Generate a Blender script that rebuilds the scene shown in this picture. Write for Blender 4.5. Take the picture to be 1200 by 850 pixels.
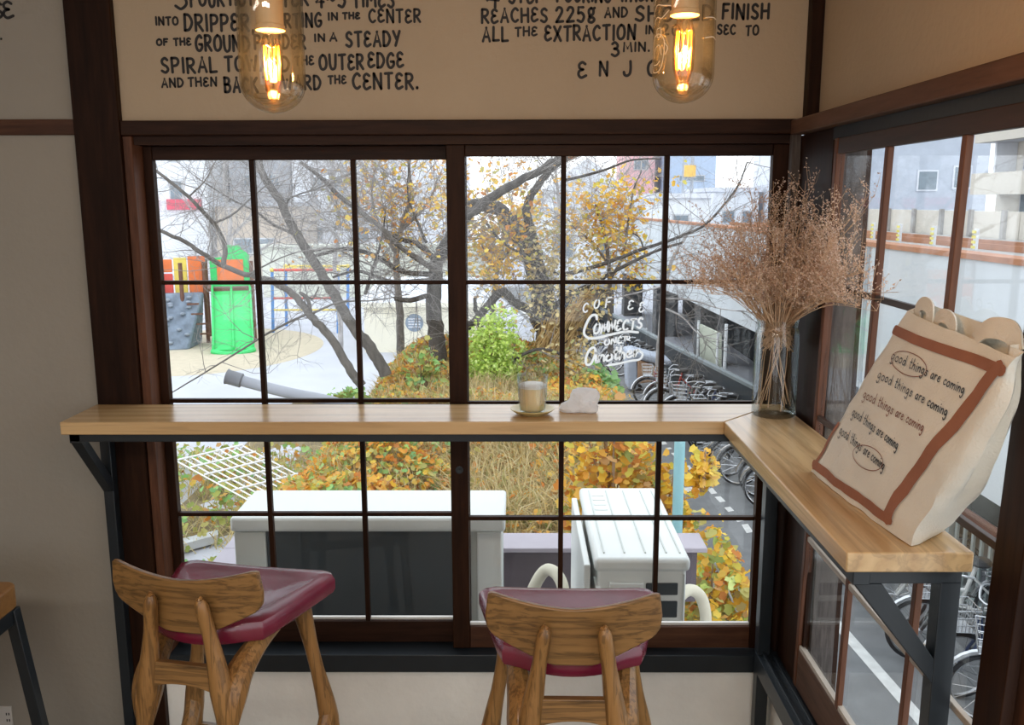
import bpy, bmesh, math, random
from mathutils import Vector, Matrix, noise

for _o in list(bpy.data.objects):
    bpy.data.objects.remove(_o)
SC = bpy.context.scene
COL = SC.collection
R = math.radians

# ------------------------------------------------------------------ camera, sky, exposure
FPX, PITCH, YAW, ROLL, CAMY, CAMZ = 1038.5, 0.1802, 0.0064, -0.0022, -2.6, 1.5716


def cam_dir(x, y, d):
    """direction in the room of a camera-space vector (x right, y down, d forward)"""
    c, s = math.cos(ROLL), math.sin(ROLL)
    r, u = c * x + s * y, -(-s * x + c * y)
    cp, sp = math.cos(PITCH), math.sin(PITCH)
    yy, zz = cp * d + sp * u, -sp * d + cp * u
    cy, sy = math.cos(YAW), math.sin(YAW)
    return Vector((cy * r - sy * yy, sy * r + cy * yy, zz))


CAMPOS = Vector((0, CAMY, CAMZ))


def at(px, py, X=None, Y=None, Z=None):
    d = cam_dir((px - 600) / FPX, (py - 425) / FPX, 1.0)
    if Y is not None:
        t = (Y - CAMY) / d.y
    elif Z is not None:
        t = (Z - CAMZ) / d.z
    else:
        t = X / d.x
    return CAMPOS + d * t


def project(p):
    v = Vector(p) - CAMPOS
    r, dn, f = v.dot(cam_dir(1, 0, 0)), v.dot(cam_dir(0, 1, 0)), v.dot(cam_dir(0, 0, 1))
    return 600 + FPX * r / f, 425 + FPX * dn / f


cam = bpy.data.cameras.new('camera')
camo = bpy.data.objects.new('camera', cam)
COL.objects.link(camo)
m3 = Matrix((cam_dir(1, 0, 0), cam_dir(0, -1, 0), cam_dir(0, 0, -1))).transposed()
camo.matrix_world = Matrix.Translation(CAMPOS) @ m3.to_4x4()
cam.sensor_fit = 'HORIZONTAL'
cam.sensor_width = 36
cam.lens = FPX / 1200 * 36
cam.clip_start = 0.02
cam.clip_end = 500
SC.camera = camo

W = bpy.data.worlds.new('overcast')
SC.world = W
W.use_nodes = True
nt = W.node_tree
bg = nt.nodes['Background']
tc = nt.nodes.new('ShaderNodeTexCoord')
sx = nt.nodes.new('ShaderNodeSeparateXYZ')
rp = nt.nodes.new('ShaderNodeValToRGB')
nt.links.new(tc.outputs['Generated'], sx.inputs[0])
nt.links.new(sx.outputs['Z'], rp.inputs[0])
rp.color_ramp.elements[0].position = 0.0
rp.color_ramp.elements[0].color = (0.93, 0.96, 1.0, 1)
rp.color_ramp.elements[1].position = 0.6
rp.color_ramp.elements[1].color = (0.86, 0.93, 1.0, 1)
nt.links.new(rp.outputs[0], bg.inputs[0])
bg.inputs[1].default_value = 1.9

SC.view_settings.view_transform = 'Standard'
SC.view_settings.look = 'None'
SC.view_settings.exposure = 0.24
SC.view_settings.gamma = 1.0
SC.view_settings.use_curve_mapping = False
try:
    SC.cycles.use_denoising = True
    SC.cycles.max_bounces = 10
    SC.cycles.transparent_max_bounces = 24
    SC.cycles.sample_clamp_indirect = 6
    SC.cycles.caustics_reflective = False
    SC.cycles.caustics_refractive = False
except Exception:
    pass


def area_light(name, loc, rot, sx_, sy_, power, color=(1, 1, 1)):
    l = bpy.data.lights.new(name, 'AREA')
    l.shape = 'RECTANGLE'
    l.size, l.size_y, l.energy, l.color = sx_, sy_, power, color
    o = bpy.data.objects.new(name, l)
    o.location, o.rotation_euler = loc, rot
    COL.objects.link(o)
    return o


# unseen fill lights added behind the camera to brighten the room
area_light('added_fill_light', (-1.9, -3.6, 2.72), (0, 0, 0), 1.2, 0.3, 17, (1.0, 0.93, 0.84))
area_light('added_fill_light', (-0.2, -3.9, 2.72), (0, 0, 0), 1.2, 0.3, 42, (1.0, 0.93, 0.84))

# ------------------------------------------------------------------ materials
MATS = {}


def new_mat(name):
    m = bpy.data.materials.new(name)
    m.use_nodes = True
    MATS[name] = m
    return m, m.node_tree, m.node_tree.nodes['Principled BSDF']


def N(t, kind, **kw):
    n = t.nodes.new(kind)
    for k, v in kw.items():
        setattr(n, k, v)
    return n


def ramp(t, stops, interp='LINEAR'):
    r = N(t, 'ShaderNodeValToRGB')
    r.color_ramp.interpolation = interp
    e = r.color_ramp.elements
    e[0].position, e[0].color = stops[0][0], (*stops[0][1], 1)
    e[1].position, e[1].color = stops[-1][0], (*stops[-1][1], 1)
    for p, c in stops[1:-1]:
        x = e.new(p)
        x.color = (*c, 1)
    return r


def mix(c, k):
    return tuple(max(0, min(1, v * k)) for v in c)


def M(name, color, rough=0.6, metal=0.0, var=0.12, scale=6.0, bump=0.0, bscale=None, stretch=(1, 1, 1), spec=0.5):
    m, t, b = new_mat(name)
    tcn = N(t, 'ShaderNodeTexCoord')
    mp = N(t, 'ShaderNodeMapping')
    mp.inputs['Scale'].default_value = stretch
    t.links.new(tcn.outputs['Object'], mp.inputs[0])
    nz = N(t, 'ShaderNodeTexNoise')
    nz.inputs['Scale'].default_value = scale
    nz.inputs['Detail'].default_value = 5
    t.links.new(mp.outputs[0], nz.inputs['Vector'])
    r = ramp(t, [(0.3, mix(color, 1 - var)), (0.7, mix(color, 1 + var))])
    t.links.new(nz.outputs['Fac'], r.inputs[0])
    t.links.new(r.outputs[0], b.inputs['Base Color'])
    b.inputs['Roughness'].default_value = rough
    b.inputs['Metallic'].default_value = metal
    b.inputs['Specular IOR Level'].default_value = spec
    if bump:
        n2 = N(t, 'ShaderNodeTexNoise')
        n2.inputs['Scale'].default_value = bscale or scale * 6
        n2.inputs['Detail'].default_value = 6
        t.links.new(mp.outputs[0], n2.inputs['Vector'])
        bp = N(t, 'ShaderNodeBump')
        bp.inputs['Strength'].default_value = bump
        bp.inputs['Distance'].default_value = 0.01
        t.links.new(n2.outputs['Fac'], bp.inputs['Height'])
        t.links.new(bp.outputs[0], b.inputs['Normal'])
    return m


def wood(name, dark, mid, light, axis='Z', grain=22.0, rough=0.45, contrast=1.0, bump=0.15, spec=0.5, ring=0.0, lines=0.0):
    """streaky grain running along an axis of the object"""
    m, t, b = new_mat(name)
    tcn = N(t, 'ShaderNodeTexCoord')
    mp = N(t, 'ShaderNodeMapping')
    s = {'X': (0.09, 1, 1), 'Y': (1, 0.09, 1), 'Z': (1, 1, 0.09)}[axis]
    mp.inputs['Scale'].default_value = s
    t.links.new(tcn.outputs['Object'], mp.inputs[0])
    n0 = N(t, 'ShaderNodeTexNoise')
    n0.inputs['Scale'].default_value = grain * 0.3
    n0.inputs['Detail'].default_value = 3
    n0.inputs['Distortion'].default_value = 0.8
    t.links.new(mp.outputs[0], n0.inputs['Vector'])
    n1 = N(t, 'ShaderNodeTexNoise')
    n1.inputs['Scale'].default_value = grain * 4
    n1.inputs['Detail'].default_value = 7
    n1.inputs['Roughness'].default_value = 0.65
    t.links.new(mp.outputs[0], n1.inputs['Vector'])
    wv = N(t, 'ShaderNodeTexWave')
    wv.wave_type = 'RINGS'
    wv.rings_direction = axis
    wv.inputs['Scale'].default_value = grain * 0.5
    wv.inputs['Distortion'].default_value = 9
    wv.inputs['Detail'].default_value = 3
    wv.inputs['Detail Scale'].default_value = 1.2
    t.links.new(mp.outputs[0], wv.inputs['Vector'])
    mx = N(t, 'ShaderNodeMix', data_type='FLOAT')
    mx.inputs[0].default_value = 0.45
    t.links.new(n0.outputs['Fac'], mx.inputs[2])
    t.links.new(n1.outputs['Fac'], mx.inputs[3])
    mx2 = N(t, 'ShaderNodeMix', data_type='FLOAT')
    mx2.inputs[0].default_value = ring
    t.links.new(mx.outputs[0], mx2.inputs[2])
    t.links.new(wv.outputs['Fac'], mx2.inputs[3])
    w = 0.17 / contrast
    r = ramp(t, [(0.5 - w, dark), (0.5 - w * 0.2, mid), (0.5 + w, light)])
    t.links.new(mx2.outputs[0], r.inputs[0])
    col = r.outputs[0]
    if lines:
        m2 = N(t, 'ShaderNodeMapping')
        m2.inputs['Scale'].default_value = {'X': (0.05, 1, 1), 'Y': (1, 0.05, 1), 'Z': (1, 1, 0.05)}[axis]
        m2.inputs['Rotation'].default_value = (0.06, 0.05, 0.04)
        t.links.new(tcn.outputs['Object'], m2.inputs[0])
        n3 = N(t, 'ShaderNodeTexNoise')
        n3.inputs['Scale'].default_value = grain * 3.2
        n3.inputs['Detail'].default_value = 4
        n3.inputs['Distortion'].default_value = 1.1
        t.links.new(m2.outputs[0], n3.inputs['Vector'])
        r3 = ramp(t, [(0.50, (1, 1, 1)), (0.60, (1 - lines, 1 - lines, 1 - lines)), (0.66, (1 - lines * .6,) * 3)])
        t.links.new(n3.outputs['Fac'], r3.inputs[0])
        ml = N(t, 'ShaderNodeMix', data_type='RGBA', blend_type='MULTIPLY')
        ml.inputs[0].default_value = 1.0
        t.links.new(col, ml.inputs[6])
        t.links.new(r3.outputs[0], ml.inputs[7])
        col = ml.outputs[2]
    t.links.new(col, b.inputs['Base Color'])
    b.inputs['Roughness'].default_value = rough
    b.inputs['Specular IOR Level'].default_value = spec
    bp = N(t, 'ShaderNodeBump')
    bp.inputs['Strength'].default_value = bump
    bp.inputs['Distance'].default_value = 0.004
    t.links.new(mx.outputs[0], bp.inputs['Height'])
    t.links.new(bp.outputs[0], b.inputs['Normal'])
    return m


def glass(name, tint=(0.97, 0.985, 0.99), refl=0.06, edge=(0.75, 0.82, 0.82), rough=0.02, curved=False, dust=0.0):
    """thin glass: what is behind shows through, the room and sky reflect on it"""
    m, t, b = new_mat(name)
    t.nodes.remove(b)
    out = t.nodes['Material Output']
    lw = N(t, 'ShaderNodeLayerWeight')
    lw.inputs[0].default_value = 0.35 if curved else 0.2
    tr = N(t, 'ShaderNodeBsdfTransparent')
    cr = ramp(t, [(0.0, tint), (1.0, edge)])
    t.links.new(lw.outputs['Facing'], cr.inputs[0])
    t.links.new(cr.outputs[0], tr.inputs[0])
    gl = N(t, 'ShaderNodeBsdfGlossy')
    gl.inputs['Roughness'].default_value = rough
    mr = N(t, 'ShaderNodeMapRange')
    mr.inputs[3].default_value = refl * 0.35
    mr.inputs[4].default_value = 0.38 if curved else refl * 2.5
    t.links.new(lw.outputs['Fresnel'], mr.inputs[0])
    ms = N(t, 'ShaderNodeMixShader')
    t.links.new(mr.outputs[0], ms.inputs[0])
    t.links.new(tr.outputs[0], ms.inputs[1])
    t.links.new(gl.outputs[0], ms.inputs[2])
    res = ms.outputs[0]
    if dust:     # smudges and dust on the glass catch the lamp's own light
        nz = N(t, 'ShaderNodeTexNoise')
        nz.inputs['Scale'].default_value = 35
        nz.inputs['Detail'].default_value = 6
        tcd = N(t, 'ShaderNodeTexCoord')
        t.links.new(tcd.outputs['Object'], nz.inputs['Vector'])
        md = N(t, 'ShaderNodeMapRange')
        md.inputs[1].default_value = 0.3
        md.inputs[2].default_value = 0.75
        md.inputs[3].default_value = dust * 0.4
        md.inputs[4].default_value = dust * 1.8
        t.links.new(nz.outputs['Fac'], md.inputs[0])
        tl = N(t, 'ShaderNodeBsdfTranslucent')
        m2 = N(t, 'ShaderNodeMixShader')
        t.links.new(md.outputs[0], m2.inputs[0])
        t.links.new(res, m2.inputs[1])
        t.links.new(tl.outputs[0], m2.inputs[2])
        res = m2.outputs[0]
    t.links.new(res, out.inputs[0])
    return m


def emit(name, color, strength):
    m, t, b = new_mat(name)
    b.inputs['Base Color'].default_value = (*color, 1)
    b.inputs['Emission Color'].default_value = (*color, 1)
    b.inputs['Emission Strength'].default_value = strength
    return m


def leafmat(name, cols, rough=0.6, trans=0.35):
    """each leaf of the mesh takes its own colour from the list"""
    m, t, b = new_mat(name)
    g = N(t, 'ShaderNodeNewGeometry')
    st = [(i / len(cols), c) for i, c in enumerate(cols)]
    r = ramp(t, st, 'CONSTANT')
    t.links.new(g.outputs['Random Per Island'], r.inputs[0])
    t.links.new(r.outputs[0], b.inputs['Base Color'])
    b.inputs['Roughness'].default_value = rough
    b.inputs['Specular IOR Level'].default_value = 0.2
    tl = N(t, 'ShaderNodeBsdfTranslucent')
    t.links.new(r.outputs[0], tl.inputs[0])
    ms = N(t, 'ShaderNodeMixShader')
    ms.inputs[0].default_value = trans
    t.links.new(b.outputs[0], ms.inputs[1])
    t.links.new(tl.outputs[0], ms.inputs[2])
    t.links.new(ms.outputs[0], t.nodes['Material Output'].inputs[0])
    return m


def ribbed(name, c1, c2, scale, axis='X', rough=0.7):
    """fine parallel ribs in colour and relief"""
    m, t, b = new_mat(name)
    tcn = N(t, 'ShaderNodeTexCoord')
    wv = N(t, 'ShaderNodeTexWave')
    wv.bands_direction = axis
    wv.inputs['Scale'].default_value = scale
    wv.inputs['Distortion'].default_value = 0.2
    t.links.new(tcn.outputs['Object'], wv.inputs['Vector'])
    r = ramp(t, [(0.2, c1), (0.8, c2)])
    t.links.new(wv.outputs['Fac'], r.inputs[0])
    t.links.new(r.outputs[0], b.inputs['Base Color'])
    b.inputs['Roughness'].default_value = rough
    bp = N(t, 'ShaderNodeBump')
    bp.inputs['Strength'].default_value = 0.4
    t.links.new(wv.outputs['Fac'], bp.inputs['Height'])
    t.links.new(bp.outputs[0], b.inputs['Normal'])
    return m


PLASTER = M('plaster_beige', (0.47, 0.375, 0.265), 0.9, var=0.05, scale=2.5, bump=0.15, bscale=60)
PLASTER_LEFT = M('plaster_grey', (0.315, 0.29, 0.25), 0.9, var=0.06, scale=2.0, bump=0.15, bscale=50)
PLASTER_LOW = M('plaster_white', (0.88, 0.87, 0.82), 0.9, var=0.06, scale=5, bump=0.2, bscale=40)
DARKWOOD_Z = wood('dark_wood_upright', (0.008, 0.003, 0.0015), (0.019, 0.0072, 0.0034), (0.042, 0.016, 0.007), 'Z', 16, 0.5, spec=0.12)
DARKWOOD_X = wood('dark_wood_level', (0.009, 0.0035, 0.002), (0.022, 0.0085, 0.0045), (0.05, 0.02, 0.010), 'X', 16, 0.5, spec=0.15)
DARKWOOD_Y = wood('dark_wood_along', (0.016, 0.009, 0.006), (0.035, 0.019, 0.013), (0.065, 0.035, 0.025), 'Y', 14, 0.5, spec=0.3)
REDWOOD_Z = wood('red_wood_upright', (0.04, 0.014, 0.006), (0.10, 0.037, 0.017), (0.17, 0.07, 0.036), 'Z', 18, 0.55, spec=0.3)
REDWOOD_Y = wood('red_wood_along', (0.035, 0.015, 0.008), (0.085, 0.039, 0.021), (0.15, 0.075, 0.045), 'Y', 18, 0.55, spec=0.3)
WORNWOOD_X = wood('worn_wood_level', (0.022, 0.008, 0.004), (0.06, 0.022, 0.010), (0.13, 0.055, 0.026), 'X', 14, 0.5, spec=0.3)
GREYWOOD = wood('weathered_wood', (0.025, 0.02, 0.018), (0.075, 0.062, 0.056), (0.16, 0.138, 0.125), 'Z', 34, 0.85)
TRACKWOOD = wood('pale_worn_wood', (0.2, 0.16, 0.13), (0.42, 0.36, 0.30), (0.6, 0.54, 0.47), 'Y', 20, 0.6)
COUNTER_X = wood('pale_oak_level', (0.42, 0.25, 0.11), (0.56, 0.365, 0.175), (0.66, 0.455, 0.235), 'X', 12, 0.22, bump=0.05, ring=0.2, contrast=0.8, lines=0.16)
COUNTER_Y = wood('pale_oak_along', (0.41, 0.245, 0.11), (0.55, 0.36, 0.175), (0.66, 0.455, 0.235), 'Y', 12, 0.24, bump=0.05, ring=0.2, contrast=0.8, lines=0.22)
OAK_Z = wood('dark_oak_upright', (0.13, 0.058, 0.016), (0.27, 0.135, 0.042), (0.36, 0.19, 0.064), 'Z', 34, 0.33, contrast=1.0, ring=0.06, lines=0.5)
OAK_X = wood('dark_oak_level', (0.10, 0.05, 0.016), (0.235, 0.122, 0.040), (0.31, 0.165, 0.056), 'X', 30, 0.36, contrast=1.0, ring=0.08, lines=0.52)
STEEL = M('black_painted_steel', (0.012, 0.017, 0.022), 0.38, 0.0, var=0.15, scale=12, bump=0.03)
BURGUNDY = M('burgundy_vinyl', (0.165, 0.010, 0.034), 0.27, var=0.12, scale=14, bump=0.05, bscale=120, spec=0.9)
PANE = glass('window_glass', (0.985, 0.99, 0.99), 0.06, (0.93, 0.95, 0.95))
LAMPGLASS = glass('lamp_glass', (0.99, 0.965, 0.92), 0.05, (0.70, 0.70, 0.65), curved=True, dust=0.0018)
BULBGLASS = glass('bulb_glass', (1.0, 0.93, 0.78), 0.05, (0.95, 0.72, 0.42), curved=True)
CLEARGLASS = glass('clear_glass', (0.992, 0.996, 0.994), 0.05, (0.86, 0.90, 0.89), curved=True)
INK = M('black_ink', (0.012, 0.011, 0.012), 0.6, var=0.1)
WHITEPAINT = leafmat('white_window_paint', [(0.93, 0.94, 0.93), (0.95, 0.95, 0.95)], 0.6, 0.75)
FLOORWOOD = wood('floor_boards', (0.13, 0.10, 0.07), (0.24, 0.185, 0.13), (0.34, 0.27, 0.19), 'Y', 8, 0.5)
CEILING = M('ceiling_plaster', (0.55, 0.5, 0.43), 0.9, var=0.04)

# ------------------------------------------------------------------ mesh builder


class MB:
    def __init__(self):
        self.v, self.f = [], []

    def add(self, verts, faces):
        n = len(self.v)
        self.v += [Vector(p) for p in verts]
        self.f += [[i + n for i in f] for f in faces]
        return self

    def box(self, x0, y0, z0, x1, y1, z1):
        return self.hexa([(x0, y0, z0), (x1, y0, z0), (x1, y1, z0), (x0, y1, z0)],
                         [(x0, y0, z1), (x1, y0, z1), (x1, y1, z1), (x0, y1, z1)])

    def hexa(self, lo, hi):
        return self.add(list(lo) + list(hi), [(3, 2, 1, 0), (4, 5, 6, 7), (0, 1, 5, 4), (1, 2, 6, 5), (2, 3, 7, 6), (3, 0, 4, 7)])

    def bar(self, p0, p1, w, h, up=(0, 0, 1)):
        p0, p1 = Vector(p0), Vector(p1)
        d = (p1 - p0).normalized()
        s = d.cross(Vector(up))
        if s.length < 1e-4:
            s = d.cross(Vector((1, 0, 0)))
        s = s.normalized() * w / 2
        u = s.cross(d).normalized() * h / 2
        return self.hexa([p0 - s - u, p0 + s - u, p0 + s + u, p0 - s + u], [p1 - s - u, p1 + s - u, p1 + s + u, p1 - s + u])

    def tube(self, pts, rad, n=8, cap=True, closed=False, flat=1.0):
        pts = [Vector(p) for p in pts]
        k = len(pts)
        if not hasattr(rad, '__len__'):
            rad = [rad] * k
        rings = []
        ref = None
        for i in range(k):
            if closed:
                d = pts[(i + 1) % k] - pts[i - 1]
            else:
                d = pts[min(i + 1, k - 1)] - pts[max(i - 1, 0)]
            if d.length < 1e-9:
                d = Vector((0, 0, 1))
            d.normalize()
            if ref is None:
                ref = Vector((0, 0, 1)) if abs(d.z) < 0.9 else Vector((1, 0, 0))
            a = ref - d * ref.dot(d)
            if a.length < 1e-4:
                a = d.orthogonal()
            a.normalize()
            ref = a
            b = d.cross(a)
            rings.append([pts[i] + (a * math.cos(2 * math.pi * j / n) + b * math.sin(2 * math.pi * j / n) * flat) * rad[i] for j in range(n)])
        vs = [p for r in rings for p in r]
        fs = []
        for i in range(k if closed else k - 1):
            for j in range(n):
                i2 = (i + 1) % k
                fs.append((i * n + j, i * n + (j + 1) % n, i2 * n + (j + 1) % n, i2 * n + j))
        if cap and not closed:
            fs.append(tuple(range(n))[::-1])
            fs.append(tuple((k - 1) * n + j for j in range(n)))
        return self.add(vs, fs)

    def lathe(self, prof, n=32, c=(0, 0, 0)):
        vs, fs = [], []
        for r, z in prof:
            for j in range(n):
                a = 2 * math.pi * j / n
                vs.append((c[0] + r * math.cos(a), c[1] + r * math.sin(a), c[2] + z))
        for i in range(len(prof) - 1):
            for j in range(n):
                fs.append((i * n + j, i * n + (j + 1) % n, (i + 1) * n + (j + 1) % n, (i + 1) * n + j))
        return self.add(vs, fs)

    def loft(self, rings, capa=True, capb=True):
        n = len(rings[0])
        vs = [p for r in rings for p in r]
        fs = []
        for i in range(len(rings) - 1):
            for j in range(n):
                fs.append((i * n + j, i * n + (j + 1) % n, (i + 1) * n + (j + 1) % n, (i + 1) * n + j))
        if capa:
            fs.append(tuple(range(n))[::-1])
        if capb:
            fs.append(tuple((len(rings) - 1) * n + j for j in range(n)))
        return self.add(vs, fs)

    def prism(self, poly, off):
        """polygon of 3-D points pushed along off"""
        off = Vector(off)
        n = len(poly)
        vs = [Vector(p) for p in poly] + [Vector(p) + off for p in poly]
        fs = [tuple(range(n))[::-1], tuple(range(n, 2 * n))]
        fs += [(i, (i + 1) % n, n + (i + 1) % n, n + i) for i in range(n)]
        return self.add(vs, fs)

    def ball(self, c, r, u=10, v=7, sz=1.0):
        prof = [(max(1e-4, r * math.sin(math.pi * i / v)), -r * sz * math.cos(math.pi * i / v)) for i in range(v + 1)]
        return self.lathe(prof, u, c)

    def build(self, name, mat, parent=None, local=False, bevel=0.0, sub=0, angle=35, seg=2):
        vs = self.v
        loc = Vector((0, 0, 0))
        if parent is not None:
            if not local:
                o = parent
                while o is not None:
                    loc += o.location
                    o = o.parent
        elif not local:
            xs, ys, zs = [p.x for p in vs], [p.y for p in vs], [p.z for p in vs]
            loc = Vector(((min(xs) + max(xs)) / 2, (min(ys) + max(ys)) / 2, min(zs)))
        me = bpy.data.meshes.new(name)
        me.from_pydata([p - loc for p in vs], [], self.f)
        me.validate()
        bm = bmesh.new()
        bm.from_mesh(me)
        bmesh.ops.recalc_face_normals(bm, faces=bm.faces)
        bm.to_mesh(me)
        bm.free()
        me.materials.append(mat)
        me.shade_smooth()
        try:
            me.set_sharp_from_angle(angle=R(angle))
        except Exception:
            pass
        o = bpy.data.objects.new(name, me)
        COL.objects.link(o)
        if parent is not None:
            o.parent = parent
        else:
            o.location = loc
        if bevel:
            md = o.modifiers.new('bevel', 'BEVEL')
            md.width, md.segments, md.limit_method = bevel, seg, 'ANGLE'
        if sub:
            md = o.modifiers.new('smooth', 'SUBSURF')
            md.levels = md.render_levels = sub
        return o


def thing(name, label, cat, loc, rotz=0.0, group=None):
    o = bpy.data.objects.new(name, None)
    o.empty_display_size = 0.1
    o.location = loc
    o.rotation_euler = (0, 0, rotz)
    COL.objects.link(o)
    o['label'], o['category'] = label, cat
    if group:
        o['group'] = group
    return o


def tag(o, label, cat, group=None, kind=None):
    o['label'], o['category'] = label, cat
    if group:
        o['group'] = group
    if kind:
        o['kind'] = kind
    return o


def struct(o, label, cat):
    o['kind'] = 'structure'
    o['label'], o['category'] = label, cat
    return o


def sthing(name, label, cat, loc):
    o = thing(name, label, cat, loc)
    o['kind'] = 'structure'
    return o


def dup(root, loc, rotz, label, recolor=None):
    r = root.copy()
    COL.objects.link(r)
    r.location, r.rotation_euler = loc, (0, 0, rotz)
    r['label'] = label
    for ch in list(root.children):
        c = ch.copy()
        COL.objects.link(c)
        c.parent = r
        if recolor and c.name.split('.')[0] in recolor:
            c.material_slots[0].link = 'OBJECT'
            c.material_slots[0].material = recolor[c.name.split('.')[0]]
        for g in list(ch.children):
            d = g.copy()
            COL.objects.link(d)
            d.parent = c
    return r


def spline(pts, k=6):
    """Catmull-Rom through the points"""
    pts = [Vector(p) for p in pts]
    if len(pts) < 3:
        return pts
    out = []
    q = [pts[0] * 2 - pts[1]] + pts + [pts[-1] * 2 - pts[-2]]
    for i in range(1, len(q) - 2):
        a, b, c, d = q[i - 1], q[i], q[i + 1], q[i + 2]
        for j in range(k):
            t = j / k
            out.append(0.5 * ((2 * b) + (c - a) * t + (2 * a - 5 * b + 4 * c - d) * t * t + (3 * b - a - 3 * c + d) * t ** 3))
    out.append(pts[-1])
    return out


def lerp_list(a, b, n):
    return [a + (b - a) * i / (n - 1) for i in range(n)]


# ------------------------------------------------------------------ the room
FL = -0.22        # floor
RX = 0.786        # face of the right wall
ROOM_L, ROOM_B, ROOM_T = -3.0, -5.2, 2.75

struct(MB().box(ROOM_L - 0.15, ROOM_B - 0.15, FL - 0.1, RX + 0.14, 0.14, FL).build('floor', FLOORWOOD), 'brown wooden floor of the cafe', 'floor')
struct(MB().box(ROOM_L - 0.15, ROOM_B - 0.15, ROOM_T, RX + 0.14, 0.14, ROOM_T + 0.1).build('ceiling', CEILING), 'plain plaster ceiling of the cafe', 'ceiling')

wb = sthing('wall_back', 'beige plaster wall around the wide window, hand lettered above it', 'wall', (0, 0, FL))
MB().box(-1.13, 0.0, 1.79, 0.83, 0.12, ROOM_T).build('upper_plaster', PLASTER, wb)
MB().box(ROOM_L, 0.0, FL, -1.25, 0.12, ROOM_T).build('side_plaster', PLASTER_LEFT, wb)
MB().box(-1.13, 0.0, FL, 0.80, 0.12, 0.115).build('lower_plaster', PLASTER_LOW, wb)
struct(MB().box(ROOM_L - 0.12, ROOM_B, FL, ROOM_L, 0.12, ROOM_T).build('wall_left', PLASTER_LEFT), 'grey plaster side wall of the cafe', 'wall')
wr = sthing('wall_right', 'beige plaster wall above and below the side windows', 'wall', (RX + 0.06, -2, FL))
MB().box(RX + 0.058, ROOM_B, 1.79, RX + 0.14, 0.0, ROOM_T).build('upper_plaster', PLASTER, wr)
MB().box(RX + 0.004, ROOM_B, FL, RX + 0.12, 0.0, 0.14).build('lower_plaster', PLASTER_LOW, wr)
rear = MB()
rear.box(ROOM_L, ROOM_B - 0.12, FL, RX + 0.1, ROOM_B, 0.5)
rear.box(ROOM_L, ROOM_B - 0.12, 2.3, RX + 0.1, ROOM_B, ROOM_T)
for a, b in ((ROOM_L, -2.7), (-1.2, -0.9), (0.6, RX + 0.1)):  # the gaps between these piers are added to let fill daylight in
    rear.box(a, ROOM_B - 0.12, 0.5, b, ROOM_B, 2.3)
struct(rear.build('wall_rear', PLASTER), 'unseen plaster rear wall of the cafe with two openings added for daylight', 'wall')

# posts and rails
struct(MB().box(-1.255, -0.025, FL, -1.125, 0.12, ROOM_T).build('trim_1', DARKWOOD_Z, bevel=0.003), 'thick dark brown wooden post left of the wide window', 'post')
struct(MB().box(ROOM_L, -0.012, 1.760, -1.256, 0.02, 1.803).build('trim_2', WORNWOOD_X, bevel=0.002), 'thin brown rail on the wall left of the thick post', 'rail')
tr = MB()
tr.box(-1.124, -0.022, 1.757, 0.80, 0.10, 1.798)
struct(tr.build('trim_3', DARKWOOD_X, bevel=0.003), 'brown rail above the wide window under the lettering', 'rail')
struct(MB().box(-1.124, -0.012, 0.165, -1.098, 0.10, 1.756).build('trim_4', REDWOOD_Z, bevel=0.002), 'narrow red-brown jamb strip beside the thick post', 'trim')
struct(MB().box(-1.124, -0.02, 0.105, 0.7995, 0.13, 0.164).build('trim_5', STEEL, bevel=0.002), 'black painted sill bar under the wide window', 'sill')
head = MB().box(-1.097, 0.0, 1.732, 0.80, 0.11, 1.7565)
struct(head.build('trim_6', DARKWOOD_X), 'dark grooved head track of the wide window', 'trim')
struct(MB().box(0.808, -0.034, 1.7985, 0.8435, 0.02, ROOM_T).build('trim_7', DARKWOOD_Z, bevel=0.002), 'brown corner post between the two lettered and plain wall panels', 'post')
struct(MB().box(0.800, -0.29, FL, 0.90, 0.125, 1.752).build('trim_8', DARKWOOD_Z, bevel=0.002), 'dark brown corner post between the two windows', 'post')
ws = MB()
ws.box(0.775, -0.03, 1.25, 0.7995, 0.0, 1.756)
struct(ws.build('trim_9', GREYWOOD, bevel=0.002), 'weathered grey strip in the corner above the flower vase', 'trim')
tr = MB()
tr.box(RX - 0.016, ROOM_B + 0.01, 1.7535, RX + 0.06, -0.021, 1.794)
struct(tr.build('trim_10', REDWOOD_Y, bevel=0.003), 'brown rail above the side windows', 'rail')
struct(MB().box(RX + 0.012, ROOM_B + 0.01, 1.7235, RX + 0.10, -0.291, 1.753).build('trim_11', STEEL), 'dark grooved head track of the side windows', 'trim')
sl = MB()
sl.box(RX - 0.05, ROOM_B + 0.01, 0.135, RX + 0.10, -0.05, 0.195)
for k in range(3):
    x = RX - 0.035 + k * 0.028
    sl.box(x, ROOM_B + 0.01, 0.1951, x + 0.008, -0.05, 0.205)
struct(sl.build('trim_12', STEEL, bevel=0.001), 'black sill with sliding tracks under the side windows', 'sill')
struct(MB().box(0.816, -0.308, 0.207, 0.880, -0.2905, 1.752).build('trim_13', GREYWOOD, bevel=0.002), 'weathered grey board on the outer face of the corner post, seen through the side glass', 'post')


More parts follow.
